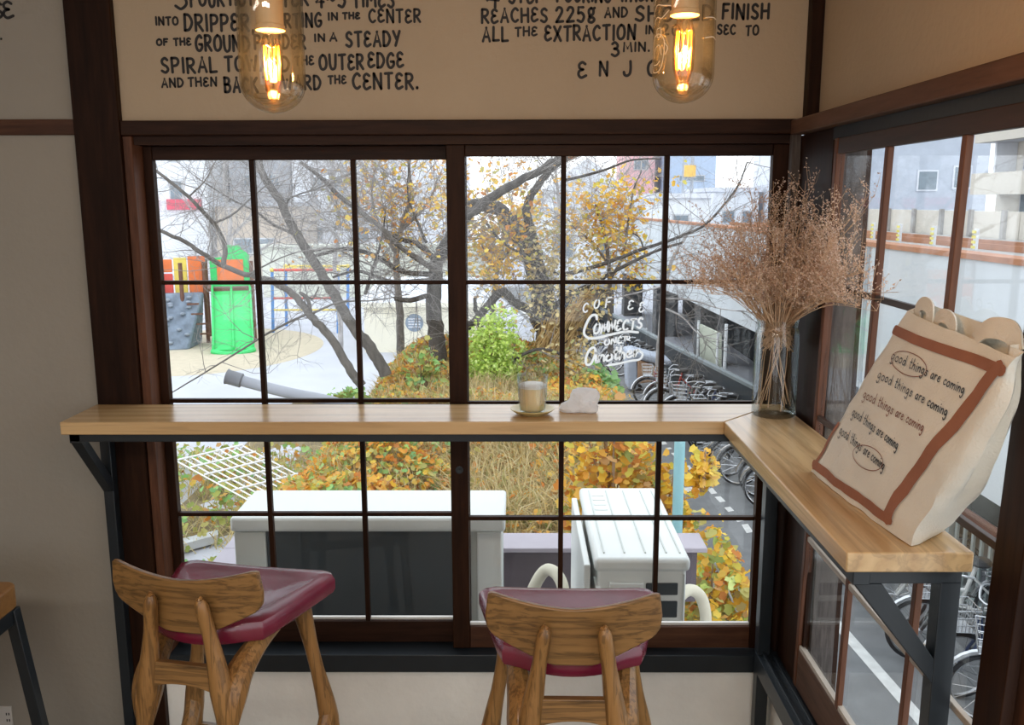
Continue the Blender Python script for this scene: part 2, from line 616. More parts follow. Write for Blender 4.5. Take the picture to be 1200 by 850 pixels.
def lapped_sash(win, name, x0, x1, gx0, gx1, y, rows, cols, mat_s, mat_r, zb=0.168, zt=1.7315, gzb=0.24, gzt=1.692, th=0.03):
    fr = MB()
    fr.box(x0, y, zb, gx0, y + th, zt)
    fr.box(gx1, y, zb, x1, y + th, zt)
    fr.build('stile', mat_s, win, bevel=0.002)
    rl = MB()
    rl.box(gx0 + 0.0005, y + 0.002, gzt, gx1 - 0.0005, y + th - 0.002, zt)
    rl.build('top_rail', DARKWOOD_X, win, bevel=0.002)
    rl = MB()
    rl.box(gx0 + 0.0005, y + 0.002, zb, gx1 - 0.0005, y + th - 0.002, gzb)
    rl.build('bottom_rail', mat_r, win, bevel=0.002)
    for c in cols:
        MB().box(c - 0.0075, y + 0.003, gzb, c + 0.0075, y + th - 0.006, gzt).build('muntin', mat_s, win, bevel=0.0015)
    for z in rows:
        MB().box(gx0, y + 0.004, z - 0.006, gx1, y + th - 0.007, z + 0.006).build('muntin', mat_s, win, bevel=0.0015)
    MB().box(gx0, y + 0.0155, gzb, gx1, y + th - 0.003, gzb + 0.008).build('glazing_bead', WHITEBEAD, win)
    MB().box(gx0, y + 0.012, gzb, gx1, y + 0.015, gzt).build('glass_pane', PANE, win)


WHITEBEAD = M('pale_bead', (0.75, 0.72, 0.68), 0.6)
w1 = sthing('window_1', 'left sliding sash of the wide window with twelve panes', 'window', (-0.64, 0.06, 0.168))
lapped_sash(w1, 'w1', -1.0975, -0.15, -1.071, -0.207, 0.055, (0.6, 0.967, 1.332), (-0.781, -0.483), DARKWOOD_Z, DARKWOOD_X)
w2 = sthing('window_2', 'right sliding sash of the wide window with white lettering on its glass', 'window', (0.3, 0.02, 0.168))
lapped_sash(w2, 'w2', -0.206, 0.7995, -0.152, 0.736, 0.018, (0.6, 0.967, 1.335), (0.134, 0.433), DARKWOOD_Z, WORNWOOD_X, gzt=1.699)
MB().lathe([(0.001, 0), (0.011, 0.0), (0.012, 0.004), (0.0085, 0.0045), (0.001, 0.003)], 16).build('finger_pull', STEEL, w2, local=True)
_fp = [c for c in w2.children if c.name.startswith('finger_pull')][0]
_fp.rotation_euler = (R(90), 0, 0)
_fp.location = Vector((-0.179, 0.0178, 0.76)) - w2.location

SH = 0.05    # the old side sash has racked a little out of square


def side_sash(win, y0, y1, gy0, gy1, x, rows, cols, zb=0.206, zt=1.7235, gzb=0.325, gzt=1.685, th=0.022):
    """upright members lean by SH along y"""
    def up(ya, yb, z0, z1, xa, xb):
        s0, s1 = -SH * (z0 - 1.0), -SH * (z1 - 1.0)
        return MB().hexa([(xa, ya + s0, z0), (xb, ya + s0, z0), (xb, yb + s0, z0), (xa, yb + s0, z0)],
                         [(xa, ya + s1, z1), (xb, ya + s1, z1), (xb, yb + s1, z1), (xa, yb + s1, z1)])
    up(gy0, y0, zb, zt, x, x + th).build('stile', REDWOOD_Z, win, bevel=0.002)
    up(y1, gy1, zb, zt, x, x + th).build('stile', DARKWOOD_Z, win, bevel=0.002)
    up(gy1 + 0.0005, gy0 - 0.0005, gzt, zt, x + 0.002, x + th - 0.002).build('top_rail', DARKWOOD_Y, win, bevel=0.002)
    up(gy1 + 0.0005, gy0 - 0.0005, zb, gzb, x + 0.002, x + th - 0.002).build('bottom_rail', REDWOOD_Y, win, bevel=0.002)
    up(gy1, gy0, gzb, gzb + 0.012, x + 0.004, x + th - 0.004).build('glazing_bead', TRACKWOOD, win)
    for c in cols:
        up(c - 0.009, c + 0.009, gzb, gzt, x + 0.002, x + th - 0.006).build('muntin', REDWOOD_Z, win, bevel=0.0015)
    for z in rows:
        up(gy1, gy0, z - 0.007, z + 0.007, x + 0.003, x + th - 0.007).build('muntin', TRACKWOOD if z < 0.9 else DARKWOOD_Y, win, bevel=0.0015)
    up(gy1, gy0, gzb, gzt, x + 0.011, x + 0.014).build('glass_pane', PANE, win)


w3 = sthing('window_3', 'side sliding sash behind the canvas bag with red-brown bars', 'window', (RX + 0.01, -0.76, 0.206))
side_sash(w3, -0.291, -1.285, -0.312, -1.205, RX + 0.004, (0.66, 1.005, 1.357), (-0.608, -0.944))
w4 = sthing('window_4', 'second side sliding sash at the right edge of the view', 'window', (RX + 0.05, -1.8, 0.206))
side_sash(w4, -1.255, -2.35, -1.318, -2.29, RX + 0.036, (0.66, 1.005, 1.357), (-1.64, -1.96))
w5 = sthing('window_5', 'third side sliding sash beside the photographer', 'window', (RX + 0.01, -2.9, 0.206))
side_sash(w5, -2.31, -3.4, -2.37, -3.34, RX + 0.004, (0.66, 1.005, 1.357), (-2.69, -3.01))
struct(MB().box(RX + 0.004, ROOM_B, 0.2065, RX + 0.12, -3.52, 1.7225).build('trim_14', PLASTER), 'plaster pier beyond the side windows', 'wall')

op = MB().box(-1.70, -0.006, -0.10, -1.63, 0.0, -0.024)
ol = tag(op.build('wall_outlet', M('outlet_white', (0.62, 0.6, 0.58), 0.4, var=0.02), bevel=0.002), 'white wall outlet low on the plaster beside the wooden table', 'outlet')
for k in range(2):
    b_ = MB()
    b_.box(-1.648, -0.0075, -0.054 - k * 0.022, -1.645, -0.0061, -0.046 - k * 0.022)
    b_.box(-1.640, -0.0075, -0.054 - k * 0.022, -1.637, -0.0061, -0.046 - k * 0.022)
    b_.build('socket_slot', INK, ol)

# ------------------------------------------------------------------ stroke lettering
S_ = True
GL = {
    'A': (1, [(0, [(0, 0), (.5, 1), (1, 0)]), (0, [(.2, .33), (.8, .33)])]),
    'B': (.9, [(0, [(0, 0), (0, 1)]), (1, [(0, 1), (.65, .95), (.8, .75), (.55, .55), (0, .52)]), (1, [(0, .52), (.7, .5), (.95, .27), (.65, .03), (0, 0)])]),
    'C': (.95, [(1, [(.95, .85), (.6, 1), (.17, .8), (0, .5), (.15, .17), (.55, 0), (.95, .13)])]),
    'D': (.95, [(0, [(0, 0), (0, 1)]), (1, [(0, 1), (.6, .93), (1, .5), (.6, .07), (0, 0)])]),
    'E': (.85, [(1, [(.9, .88), (.5, 1), (.1, .85), (.17, .62), (.6, .53)]), (1, [(.6, .53), (.12, .44), (0, .2), (.35, 0), (1, .13)])]),
    'F': (.8, [(0, [(0, 0), (.05, 1)]), (0, [(.05, 1), (1, 1)]), (0, [(.05, .54), (.8, .56)])]),
    'G': (1, [(1, [(.9, .85), (.6, 1), (.17, .8), (0, .45), (.2, .08), (.6, 0), (.95, .2), (.95, .42)]), (0, [(.95, .42), (.55, .42)])]),
    'H': (.95, [(0, [(0, 0), (0, 1)]), (0, [(1, 0), (1, 1)]), (0, [(0, .5), (1, .52)])]),
    'I': (.12, [(0, [(.5, 0), (.5, 1)])]),
    'J': (.8, [(1, [(.85, 1), (.9, .5), (.8, .15), (.45, 0), (.1, .07), (0, .25)])]),
    'K': (.9, [(0, [(0, 0), (0, 1)]), (0, [(.9, 1), (.05, .45)]), (0, [(.25, .55), (1, 0)])]),
    'L': (.8, [(0, [(0, 1), (0, 0)]), (0, [(0, 0), (1, .03)])]),
    'M': (1.25, [(0, [(0, 0), (.1, 1), (.5, .35), (.9, 1), (1, 0)])]),
    'N': (1, [(0, [(0, 0), (.05, 1)]), (0, [(.05, 1), (.95, 0)]), (0, [(.95, 0), (1, 1)])]),
    'O': (1.05, [(2, [(.5, 1), (.12, .8), (0, .45), (.15, .1), (.5, 0), (.88, .15), (1, .5), (.85, .87)])]),
    'P': (.85, [(0, [(0, 0), (0, 1)]), (1, [(0, 1), (.75, .97), (1, .75), (.7, .5), (0, .43)])]),
    'R': (.9, [(0, [(0, 0), (0, 1)]), (1, [(0, 1), (.7, .97), (.92, .75), (.65, .53), (0, .47)]), (0, [(.3, .47), (1, 0)])]),
    'S': (.85, [(1, [(.92, .87), (.55, 1), (.12, .85), (.2, .6), (.75, .42), (.95, .2), (.55, 0), (0, .12)])]),
    'T': (.95, [(0, [(.5, 0), (.5, 1)]), (0, [(0, .97), (1, 1)])]),
    'U': (.95, [(1, [(0, 1), (.03, .35), (.25, .03), (.6, .0), (.9, .2), (1, 1)])]),
    'W': (1.35, [(0, [(0, 1), (.25, 0), (.5, .7), (.75, 0), (1, 1)])]),
    'X': (.95, [(0, [(0, 0), (1, 1)]), (0, [(0, 1), (1, 0)])]),
    'Y': (.95, [(0, [(0, 1), (.5, .45)]), (0, [(1, 1), (.35, 0)])]),
    '0': (.9, [(2, [(.5, 1), (.1, .8), (0, .45), (.15, .1), (.5, 0), (.88, .15), (1, .5), (.85, .87)])]),
    '2': (.85, [(1, [(.02, .8), (.3, 1), (.75, .95), (.85, .7), (.4, .3), (0, 0)]), (0, [(0, 0), (1, .04)])]),
    '3': (.8, [(1, [(.05, .88), (.45, 1), (.85, .8), (.75, .6), (.35, .53)]), (1, [(.35, .53), (.85, .45), (1, .2), (.5, 0), (0, .12)])]),
    '4': (.9, [(0, [(.7, 0), (.7, 1), (0, .35), (1, .35)])]),
    '5': (.85, [(0, [(.85, 1), (.15, 1), (.1, .58)]), (1, [(.1, .58), (.6, .62), (.95, .35), (.6, 0), (0, .1)])]),
    'g_': (.8, [(2, [(.45, 1), (.1, .85), (.12, .6), (.45, .5), (.78, .62), (.78, .88)]), (0, [(.78, .95), (1, 1)]), (1, [(.3, .5), (.2, .4), (.7, .33), (.95, .18), (.6, 0), (.1, .05), (.1, .25), (.4, .34)])]),
    '~': (.9, [(1, [(0, .5), (.25, .66), (.7, .42), (1, .56)])]),
    '.': (.12, [(0, [(.45, .0), (.55, .06)])]),
    ',': (.12, [(0, [(.6, .05), (.3, -.15)])]),
    ' ': (.5, []),
    # handwriting
    'a': (.8, [(1, [(.85, .45), (.4, .52), (.05, .25), (.3, .0), (.75, .2), (.85, .45), (.85, .1), (1, .0)])]),
    'c': (.7, [(1, [(.9, .42), (.5, .52), (.05, .25), (.35, 0), (.95, .08)])]),
    'd': (.85, [(1, [(.8, .4), (.35, .5), (.05, .22), (.3, 0), (.75, .2), (.85, 1)]), (0, [(.82, .5), (.95, 0)])]),
    'e': (.75, [(1, [(.1, .25), (.75, .32), (.6, .52), (.15, .4), (.1, .1), (.5, 0), (.95, .1)])]),
    'g': (.85, [(1, [(.8, .42), (.4, .52), (.05, .25), (.35, .02), (.75, .25), (.8, .45), (.8, -.2), (.4, -.45), (.05, -.3)])]),
    'h': (.8, [(0, [(.1, 1), (.1, 0)]), (1, [(.1, .25), (.45, .5), (.8, .35), (.85, 0)])]),
    'i': (.2, [(0, [(.5, .5), (.5, 0)]), (0, [(.5, .75), (.52, .78)])]),
    'm': (1.3, [(0, [(.03, .5), (.05, 0)]), (1, [(.05, .25), (.28, .5), (.48, .35), (.5, 0)]), (1, [(.5, .25), (.74, .5), (.94, .35), (.97, 0)])]),
    'n': (.8, [(0, [(.08, .5), (.1, 0)]), (1, [(.1, .25), (.5, .52), (.85, .35), (.9, 0)])]),
    'o': (.8, [(2, [(.5, .52), (.08, .35), (.1, .08), (.5, 0), (.92, .15), (.85, .42)])]),
    'r': (.6, [(0, [(.1, .5), (.15, 0)]), (1, [(.15, .25), (.45, .48), (.95, .48)])]),
    's': (.65, [(1, [(.9, .45), (.4, .52), (.2, .36), (.8, .18), (.6, 0), (0, .06)])]),
    't': (.6, [(1, [(.45, .95), (.4, .2), (.6, 0), (.95, .08)]), (0, [(.05, .58), (.95, .6)])]),
}


def glyph_strokes(word, gap=0.52):
    """strokes of a word in the unit square"""
    keys = []
    i = 0
    while i < len(word):
        if word[i:i + 2] == 'g_':
            keys.append('g_')
            i += 2
        else:
            keys.append(word[i])
            i += 1
    tot = sum(GL[k][0] for k in keys) + gap * (len(keys) - 1)
    x = 0
    out = []
    rng = random.Random(hash_word(word))
    for k in keys:
        w, st = GL[k]
        dy, sl = rng.uniform(-.04, .04), rng.uniform(-.05, .05)
        for mode, pts in st:
            p = [Vector(((x + (q[0] + sl * q[1]) * w) / tot, q[1] + dy, 0)) for q in pts]
            if mode == 1:
                p = spline(p, 5)
            elif mode == 2:
                p = spline(p + [p[0]], 5)
            out.append([(q.x, q.y) for q in p])
        x += w + gap
    return out


def hash_word(w):
    h = 7
    for c in w:
        h = (h * 31 + ord(c)) % 100003
    return h


def ribbon(mb, pts, nrm, width, taper=False):
    """flat painted stroke with round ends"""
    pts = [Vector(p) for p in pts]
    nrms = nrm if isinstance(nrm, list) else [Vector(nrm)] * len(pts)
    k = len(pts)
    L, Rr = [], []
    for i in range(k):
        d = pts[min(i + 1, k - 1)] - pts[max(i - 1, 0)]
        if d.length < 1e-9:
            d = Vector((1, 0, 0))
        s = nrms[i].cross(d).normalized() * width / 2
        L.append(pts[i] + s)
        Rr.append(pts[i] - s)
    mb.add(L + Rr, [(i, i + 1, k + i + 1, k + i) for i in range(k - 1)])
    idx = [0, k - 1]
    for i in range(1, k - 1):
        a, b = (pts[i] - pts[i - 1]), (pts[i + 1] - pts[i])
        if a.length > 1e-9 and b.length > 1e-9 and a.angle(b) > 0.6:
            idx.append(i)
    for i in idx:
        n_ = nrms[i].normalized()
        a = n_.orthogonal().normalized()
        b = n_.cross(a)
        mb.add([pts[i] + n_ * 0.00003 + (a * math.cos(t * math.pi / 4) + b * math.sin(t * math.pi / 4)) * width / 2 for t in range(8)], [tuple(range(8))])


def wall_words(words, yoff=-0.0012, thick=0.0078):
    mb = MB()
    for w, x0, x1, yt, yb in words:
        a, b = at(x0, yb, Y=yoff), at(x1, yt, Y=yoff)
        h = b.z - a.z
        th = min(thick, max(0.0058, h * 0.2))
        rng = random.Random(hash_word(w) + x0)
        tilt = rng.uniform(-0.012, 0.02)
        for st in glyph_strokes(w):
            pts = [Vector((a.x + (b.x - a.x) * u, yoff, a.z + h * v + (b.x - a.x) * (u - .5) * tilt)) for u, v in st]
            ribbon(mb, pts, (0, -1, 0), th)
    return mb


WORDS_L = [('3', 206, 217, -18, 11), ('POUR', 224, 261, -13, 7), ('HOT', 270, 296, -13, 6), ('WATER', 304, 360, -13, 7), ('4~5', 371, 404, -10, 8), ('TIMES', 414, 461, -12, 8),
           ('INTO', 183, 208, 20, 29), ('DRIPPER,', 217, 296, 17, 36), ('STARTING', 304, 376, 16, 32), ('IN', 385, 395, 15, 23), ('THE', 402, 421, 15, 22), ('CENTER', 433, 492, 11, 26),
           ('OF', 184, 196, 46, 53), ('THE', 204, 223, 45, 53), ('GROUND', 230, 291, 42, 60), ('POWDER', 299, 357, 41, 57), ('IN', 369, 380, 40, 48), ('A', 387, 394, 39, 48), ('STEADY', 406, 468, 37, 54),
           ('SPIRAL', 190, 253, 68, 85), ('TOWARD', 264, 338, 66, 83), ('THE', 346, 367, 66, 76), ('OUTER', 375, 425, 64, 81), ('EDGE', 432, 472, 62, 79),
           ('AND', 190, 214, 92, 102), ('THEN', 221, 253, 91, 101), ('BACK', 264, 301, 91, 108), ('TOWARD', 309, 375, 89, 105), ('THE', 385, 405, 89, 98), ('CENTER.', 414, 489, 86, 104)]
WORDS_R = [('4', 571, 584, -17, 8), ('STOP', 597, 635, -16, 3), ('POURING', 653, 716, -18, 2), ('WHEN', 727, 765, -18, 1), ('IT', 774, 786, -18, 1),
           ('REACHES', 565, 641, 10, 26), ('225g_', 652, 697, 9, 26), ('AND', 709, 735, 9, 20), ('SHOULD', 745, 835, 7, 24), ('FINISH', 847, 901, 5, 22),
           ('ALL', 566, 595, 32, 48), ('THE', 604, 629, 32, 42), ('EXTRACTION', 639, 744, 30, 47), ('IN', 757, 767, 30, 39), ('20', 776, 796, 29, 41), ('SEC', 841, 862, 29, 40), ('TO', 874, 889, 30, 41),
           ('3', 717, 725, 50, 66), ('MIN.', 731, 761, 50, 60),
           ('E', 678, 687, 73, 91), ('N', 703, 712, 73, 89), ('J', 731, 740, 72, 89), ('O', 759, 771, 70, 88), ('Y', 790, 801, 69, 87)]
WORDS_FAR = [('S', -8, 2, 3, 21), ('E', 5, 14, 2, 21), ('.', -1, 3, 38, 46)]
wall_words(WORDS_L + WORDS_R).build('lettering', INK, wb)
wall_words(WORDS_FAR).build('lettering', INK, wb)


def pane_words(win):
    """white hand lettering on the glass of the right sash"""
    y = 0.0285
    mb = MB()

    def zp(x, yy):          # a point of the photo's enlarged view of the lettering
        return at(650 + x / 4.8, 330 + yy / 4.8, Y=y)

    def word(w, a, b, c, d, th, gap=.42):   # a bottom left, b bottom right, c top right, d top left
        for st in glyph_strokes(w, gap):
            pts = []
            for u, v in st:
                lo = zp(*a).lerp(zp(*b), u)
                hi = zp(*d).lerp(zp(*c), u)
                pts.append(lo.lerp(hi, v))
            ribbon(mb, pts, (0, -1, 0), th)

    for ch, x, yb, h in (('C', 158, 172, 50), ('O', 220, 150, 50), ('F', 286, 146, 54), ('F', 346, 148, 52), ('E', 412, 158, 50), ('E', 474, 172, 54)):
        word(ch, (x, yb), (x + 26, yb - 2), (x + 34, yb - h - 2), (x + 8, yb - h), 0.0048)
    sw = [(238, 212), (232, 190), (205, 195), (178, 240), (165, 290), (190, 318), (240, 318), (320, 298), (400, 282), (468, 286)]
    ribbon(mb, spline([zp(*p) for p in sw], 6), (0, -1, 0), 0.0075)
    word('ONNECTS', (218, 292), (488, 262), (496, 205), (228, 234), 0.0062)
    word('ONE', (280, 358), (376, 346), (378, 312), (282, 324), 0.005)
    word('TO', (388, 332), (420, 328), (422, 306), (390, 310), 0.0042)
    ribbon(mb, spline([zp(*p) for p in [(232, 400), (222, 372), (196, 385), (176, 430), (178, 465), (205, 462), (232, 405), (232, 455), (250, 440)]], 6), (0, -1, 0), 0.007)
    word('nother', (244, 454), (470, 418), (478, 348), (254, 384), 0.0066, .12)
    ribbon(mb, spline([zp(*p) for p in [(452, 420), (470, 392), (494, 408), (478, 438), (430, 446), (360, 462), (300, 472)]], 6), (0, -1, 0), 0.0065)
    mb.build('lettering', WHITEPAINT, win)


pane_words(w2)

# ------------------------------------------------------------------ the bar counter with its steel frame
CT, CB = 0.977, 0.9405
CL, CI, CF, CE = -1.258, 0.564, -0.2435, -1.16
bc = thing('bar_counter', 'pale oak L-shaped counter on a black steel frame under the windows', 'counter', (-0.2, -0.12, CB))
MB().prism([(CL, CF, CB), (CI, CF, CB), (CI + 0.22, -0.012, CB), (CI + 0.22, -0.0265, CB), (CI + 0.2, -0.026, CB), (CL, -0.026, CB)], (0, 0, CT - CB)).build('worktop', COUNTER_X, bc, bevel=0.003)
MB().prism([(CI + 0.0007, CF - 0.0005, CB), (CI + 0.0007, CE, CB), (0.783, CE, CB), (0.783, -0.032, CB), (CI + 0.2015, -0.032, CB)], (0, 0, CT - CB)).build('worktop', COUNTER_Y, bc, bevel=0.003)
fr = MB()
fr.box(CL + 0.015, CF + 0.015, CB - 0.024, CI + 0.02, CF + 0.045, CB - 0.001)
fr.box(CL + 0.015, -0.056, CB - 0.024, 0.75, -0.026, CB - 0.001)
fr.box(CI + 0.02, CE + 0.015, CB - 0.03, CI + 0.05, CF + 0.045, CB - 0.001)
fr.build('under_frame', STEEL, bc, bevel=0.0015)
lb = MB()
lb.box(CL + 0.015, -0.060, FL, CL + 0.045, -0.0265, CB - 0.001)
lb.box(CL + 0.015, CF + 0.015, CB - 0.028, CL + 0.045, -0.03, CB - 0.001)
lb.bar((CL + 0.03, CF + 0.03, CB - 0.018), (CL + 0.03, -0.05, CB - 0.215), 0.029, 0.029, (1, 0, 0))
lb.build('wall_bracket', STEEL, bc, bevel=0.0015)
cl = MB()
cl.box(0.738, -0.075, FL, 0.775, -0.036, CB - 0.001)
cl.build('corner_leg', STEEL, bc, bevel=0.0015)
rb = MB()
y0 = CE + 0.03
rb.box(CI + 0.028, y0, CB - 0.034, 0.781, y0 + 0.036, CB - 0.001)
rb.box(0.745, y0, FL, 0.781, y0 + 0.036, CB - 0.03)
rb.prism([(CI + 0.028, y0, CB - 0.0341), (CI + 0.078, y0, CB - 0.0341), (0.7449, y0, CB - 0.178), (0.7449, y0, CB - 0.226)], (0, 0.0355, 0))
rb.build('wall_bracket', STEEL, bc, bevel=0.0015)


# ------------------------------------------------------------------ stools
def make_stool(label, loc, rot):
    st = thing('bar_stool', label, 'stool', loc, rot, 'wooden bar stools at the counter')
    H = 0.22                         # heights below are above z=0 of the room, the stool's own start at the floor
    up = lambda pts: [(p[0], p[1], p[2] + H) for p in pts]

    def outline(ins):
        p = []
        fw, rw, fy, ry = 0.204 - ins, 0.154 - ins, 0.152 - ins, -0.118 + ins
        cr = 0.026
        p += [(-fw + cr, fy), (-fw + 0.012, fy - 0.008), (-fw, fy - cr)]
        p += [(-fw + (fw - rw) * t, fy - cr + (ry + 0.03 - fy + cr) * t) for t in (0.25, 0.5, 0.75)]
        p += [(-rw, ry + 0.03), (-rw + 0.012, ry - 0.004)]
        for k in range(1, 12):
            q = -1 + 2 * k / 12
            p.append((q * (rw - 0.02), ry - 0.045 * (1 - q * q)))
        p += [(rw - 0.012, ry - 0.004), (rw, ry + 0.03)]
        p += [(fw - (fw - rw) * t, fy - cr + (ry + 0.03 - fy + cr) * t) for t in (0.75, 0.5, 0.25)]
        p += [(fw, fy - cr), (fw - 0.012, fy - 0.008), (fw - cr, fy)]
        for k in range(1, 10):
            q = 1 - 2 * k / 10
            p.append((q * (fw - cr), fy + 0.004 * (1 - q * q)))
        return p
    rings = []
    for ins, z in ((0.02, .634), (0.004, .636), (0.0, .645), (0.0, .667), (0.004, .678), (0.012, .684), (0.03, .686), (0.06, .681), (0.10, .677)):
        rings.append([(x, y, z + H + 0.002 * max(0, y / 0.14) + 0.007 * (x / 0.19) ** 2) for x, y in outline(ins)])
    MB().loft(rings).build('seat', BURGUNDY, st, local=True)
    # backrest, a bent panel
    mb = MB()
    ns, nz = 37, 9

    def prof(q):
        a = abs(q)
        zb = .676 + .062 * (max(0, a - .24) / .76) ** 1.1
        zt = .799 + .029 * a ** 1.7
        if a > .90:
            k = (a - .90) / .10
            zb += .012 * k * k
            zt -= .006 * k * k
        return zb, zt
    front, back = [], []
    for i in range(ns):
        q = -1 + 2 * i / (ns - 1)
        q = math.copysign(abs(q) ** .85, q)
        zb, zt = prof(q)
        for j in range(nz):
            t = j / (nz - 1)
            z = zb + (zt - zb) * t
            hw = .167 + .006 * (1 - abs(t - .35) / .65)
            x, y = q * hw, -.189 + .022 * q * q - (z - .68) * .10
            back.append((x, y, z + H))
            front.append((x, y + .013, z + H))
    n_ = len(back)
    fs = []
    for i in range(ns - 1):
        for j in range(nz - 1):
            a, b, c, d = i * nz + j, (i + 1) * nz + j, (i + 1) * nz + j + 1, i * nz + j + 1
            fs += [(a, b, c, d), (n_ + d, n_ + c, n_ + b, n_ + a)]
        for j in (0, nz - 1):
            a, b = i * nz + j, (i + 1) * nz + j
            fs.append((a, n_ + a, n_ + b, b) if j == 0 else (a, b, n_ + b, n_ + a))
    for i in (0, ns - 1):
        for j in range(nz - 1):
            a, b = i * nz + j, i * nz + j + 1
            fs.append((a, b, n_ + b, n_ + a))
    mb.add(back + front, fs).build('backrest', OAK_X, st, local=True, bevel=0.003, angle=50)
    for sd in (-1, 1):
        # rear leg rising into the back post, with the arm that carries the seat
        mb = MB()
        pts = spline([(sd * .165, -.275, -.22), (sd * .128, -.238, .22), (sd * .100, -.214, .45), (sd * .083, -.206, .58), (sd * .070, -.207, .67), (sd * .057, -.217, .762), (sd * .0565, -.218, .771)], 6)
        rad = []
        for p in pts:
            z = p.z
            r = .0145 + .010 * max(0, 1 - abs(z - .56) / .13) + .004 * max(0, min(1, (.45 - z) / .2))
            if z > .758:
                r = .0145 - (z - .758) * .5
            rad.append(r)
        mb.tube(up(pts), rad, 12)
        arm = spline([(sd * .097, -.212, .46), (sd * .097, -.198, .525), (sd * .101, -.165, .577), (sd * .112, -.09, .617), (sd * .125, .02, .636)], 6)
        nk = len(arm) - 1
        mb.tube(up(arm), [.012 + .021 * math.sin(math.pi * min(1, (k / nk) * 1.25 + .02)) if k / nk < .42 else .033 - .018 * (k / nk - .42) / .58 for k in range(nk + 1)], 10)
        mb.build('leg', OAK_Z, st, local=True)
        mb = MB()
        pts = spline([(sd * .215, .135, -.22), (sd * .198, .118, .10), (sd * .182, .108, .32), (sd * .155, .098, .48), (sd * .128, .088, .636)], 6)
        rad = [.0165 + .008 * max(0, 1 - abs(p.z - .33) / .12) + .008 * max(0, (p.z - .52) / .12) for p in pts]
        mb.tube(up(pts), rad, 12)
        brace = spline([(sd * .182, .108, .345), (sd * .176, .075, .29), (sd * .165, -.02, .205), (sd * .155, -.12, .14), (sd * .138, -.245, .10)], 6)
        mb.tube(up(brace), lerp_list(.021, .014, len(brace)), 10)
        mb.build('leg', OAK_Z, st, local=True)
    # boards across
    top, bot = [], []
    for k in range(17):
        q = -1 + 2 * k / 16
        top.append((q * .080, -.2055, .619 + H))
        bot.append((q * .087, -.2095, .574 - .020 * abs(q) ** 2.2 + H))
    MB().prism([Vector(p) + Vector((0, -.008, 0)) for p in bot] + [Vector(p) + Vector((0, -.008, 0)) for p in top[::-1]], (0, .016, 0)).build('stretcher', OAK_X, st, local=True, bevel=0.002, angle=60)
    MB().box(-.178, .104, .225 + H, .178, .120, .262 + H).build('stretcher', OAK_X, st, local=True, bevel=0.003)
    MB().box(-.13, .0, .612 + H, .13, .04, .6335 + H).build('seat_batten', OAK_X, st, local=True, bevel=0.002)
    return st


make_stool('burgundy seated wooden bar stool square to the counter, before the right sash', (0.112, -0.812, FL), R(-1))
make_stool('burgundy seated wooden bar stool turned aslant, beside the thick dark post', (-0.664, -0.684, FL), R(-11))

# ------------------------------------------------------------------ wooden table at the left edge
tb = thing('side_table', 'wooden table with a rounded corner and slanted black leg by the plaster wall', 'table', (-1.75, -0.7, FL))
pl = []
for cx, cy, a0 in ((-1.395, -0.36, 0), (-2.15, -0.36, 90), (-2.15, -1.05, 180), (-1.395, -1.05, 270)):
    for k in range(6):
        a = R(a0 + k * 18)
        pl.append((cx + 0.03 * math.cos(a), cy + 0.03 * math.sin(a), 0.484))
MB().prism(pl, (0, 0, 0.068)).build('tabletop', wood('amber_wood', (0.17, 0.075, 0.02), (0.30, 0.145, 0.045), (0.4, 0.21, 0.07), 'X', 14, 0.35), tb, bevel=0.008, seg=3)
ap = MB()
for a in (((-2.15, -0.352, .462), (-1.38, -0.352, .462)), ((-2.15, -1.05, .462), (-1.38, -1.05, .462)), ((-1.385, -1.05, .462), (-1.385, -0.36, .462)), ((-2.15, -1.05, .462), (-2.15, -0.36, .462))):
    ap.bar(*a, 0.03, 0.042)
ap.build('apron', STEEL, tb, bevel=0.002)
for lx, ly, dx, dy in ((-1.380, -0.352, .09, .0), (-1.38, -1.05, .09, -.04), (-2.15, -0.352, -.09, .0), (-2.15, -1.05, -.09, -.04)):
    MB().hexa([(lx - .015 + dx, ly - .015 + dy, FL), (lx + .015 + dx, ly - .015 + dy, FL), (lx + .015 + dx, ly + .015 + dy, FL), (lx - .015 + dx, ly + .015 + dy, FL)],
              [(lx - .015, ly - .015, .482), (lx + .015, ly - .015, .482), (lx + .015, ly + .015, .482), (lx - .015, ly + .015, .482)]).build('leg', STEEL, tb, bevel=0.0015)

# ------------------------------------------------------------------ pendant lamps
CERAMIC = M('lamp_socket_ceramic', (0.62, 0.44, 0.27), 0.5, var=0.06)
CORD = M('lamp_cord', (0.02, 0.018, 0.016), 0.7)
FILAMENT = emit('glowing_filament', (1.0, 0.27, 0.015), 2.0)
ETCH = M('etched_glass', (0.85, 0.72, 0.55), 0.5, var=0.05)
LAMPMETAL = M('lamp_cap_metal', (0.13, 0.11, 0.09), 0.4, 0.7, var=0.2)


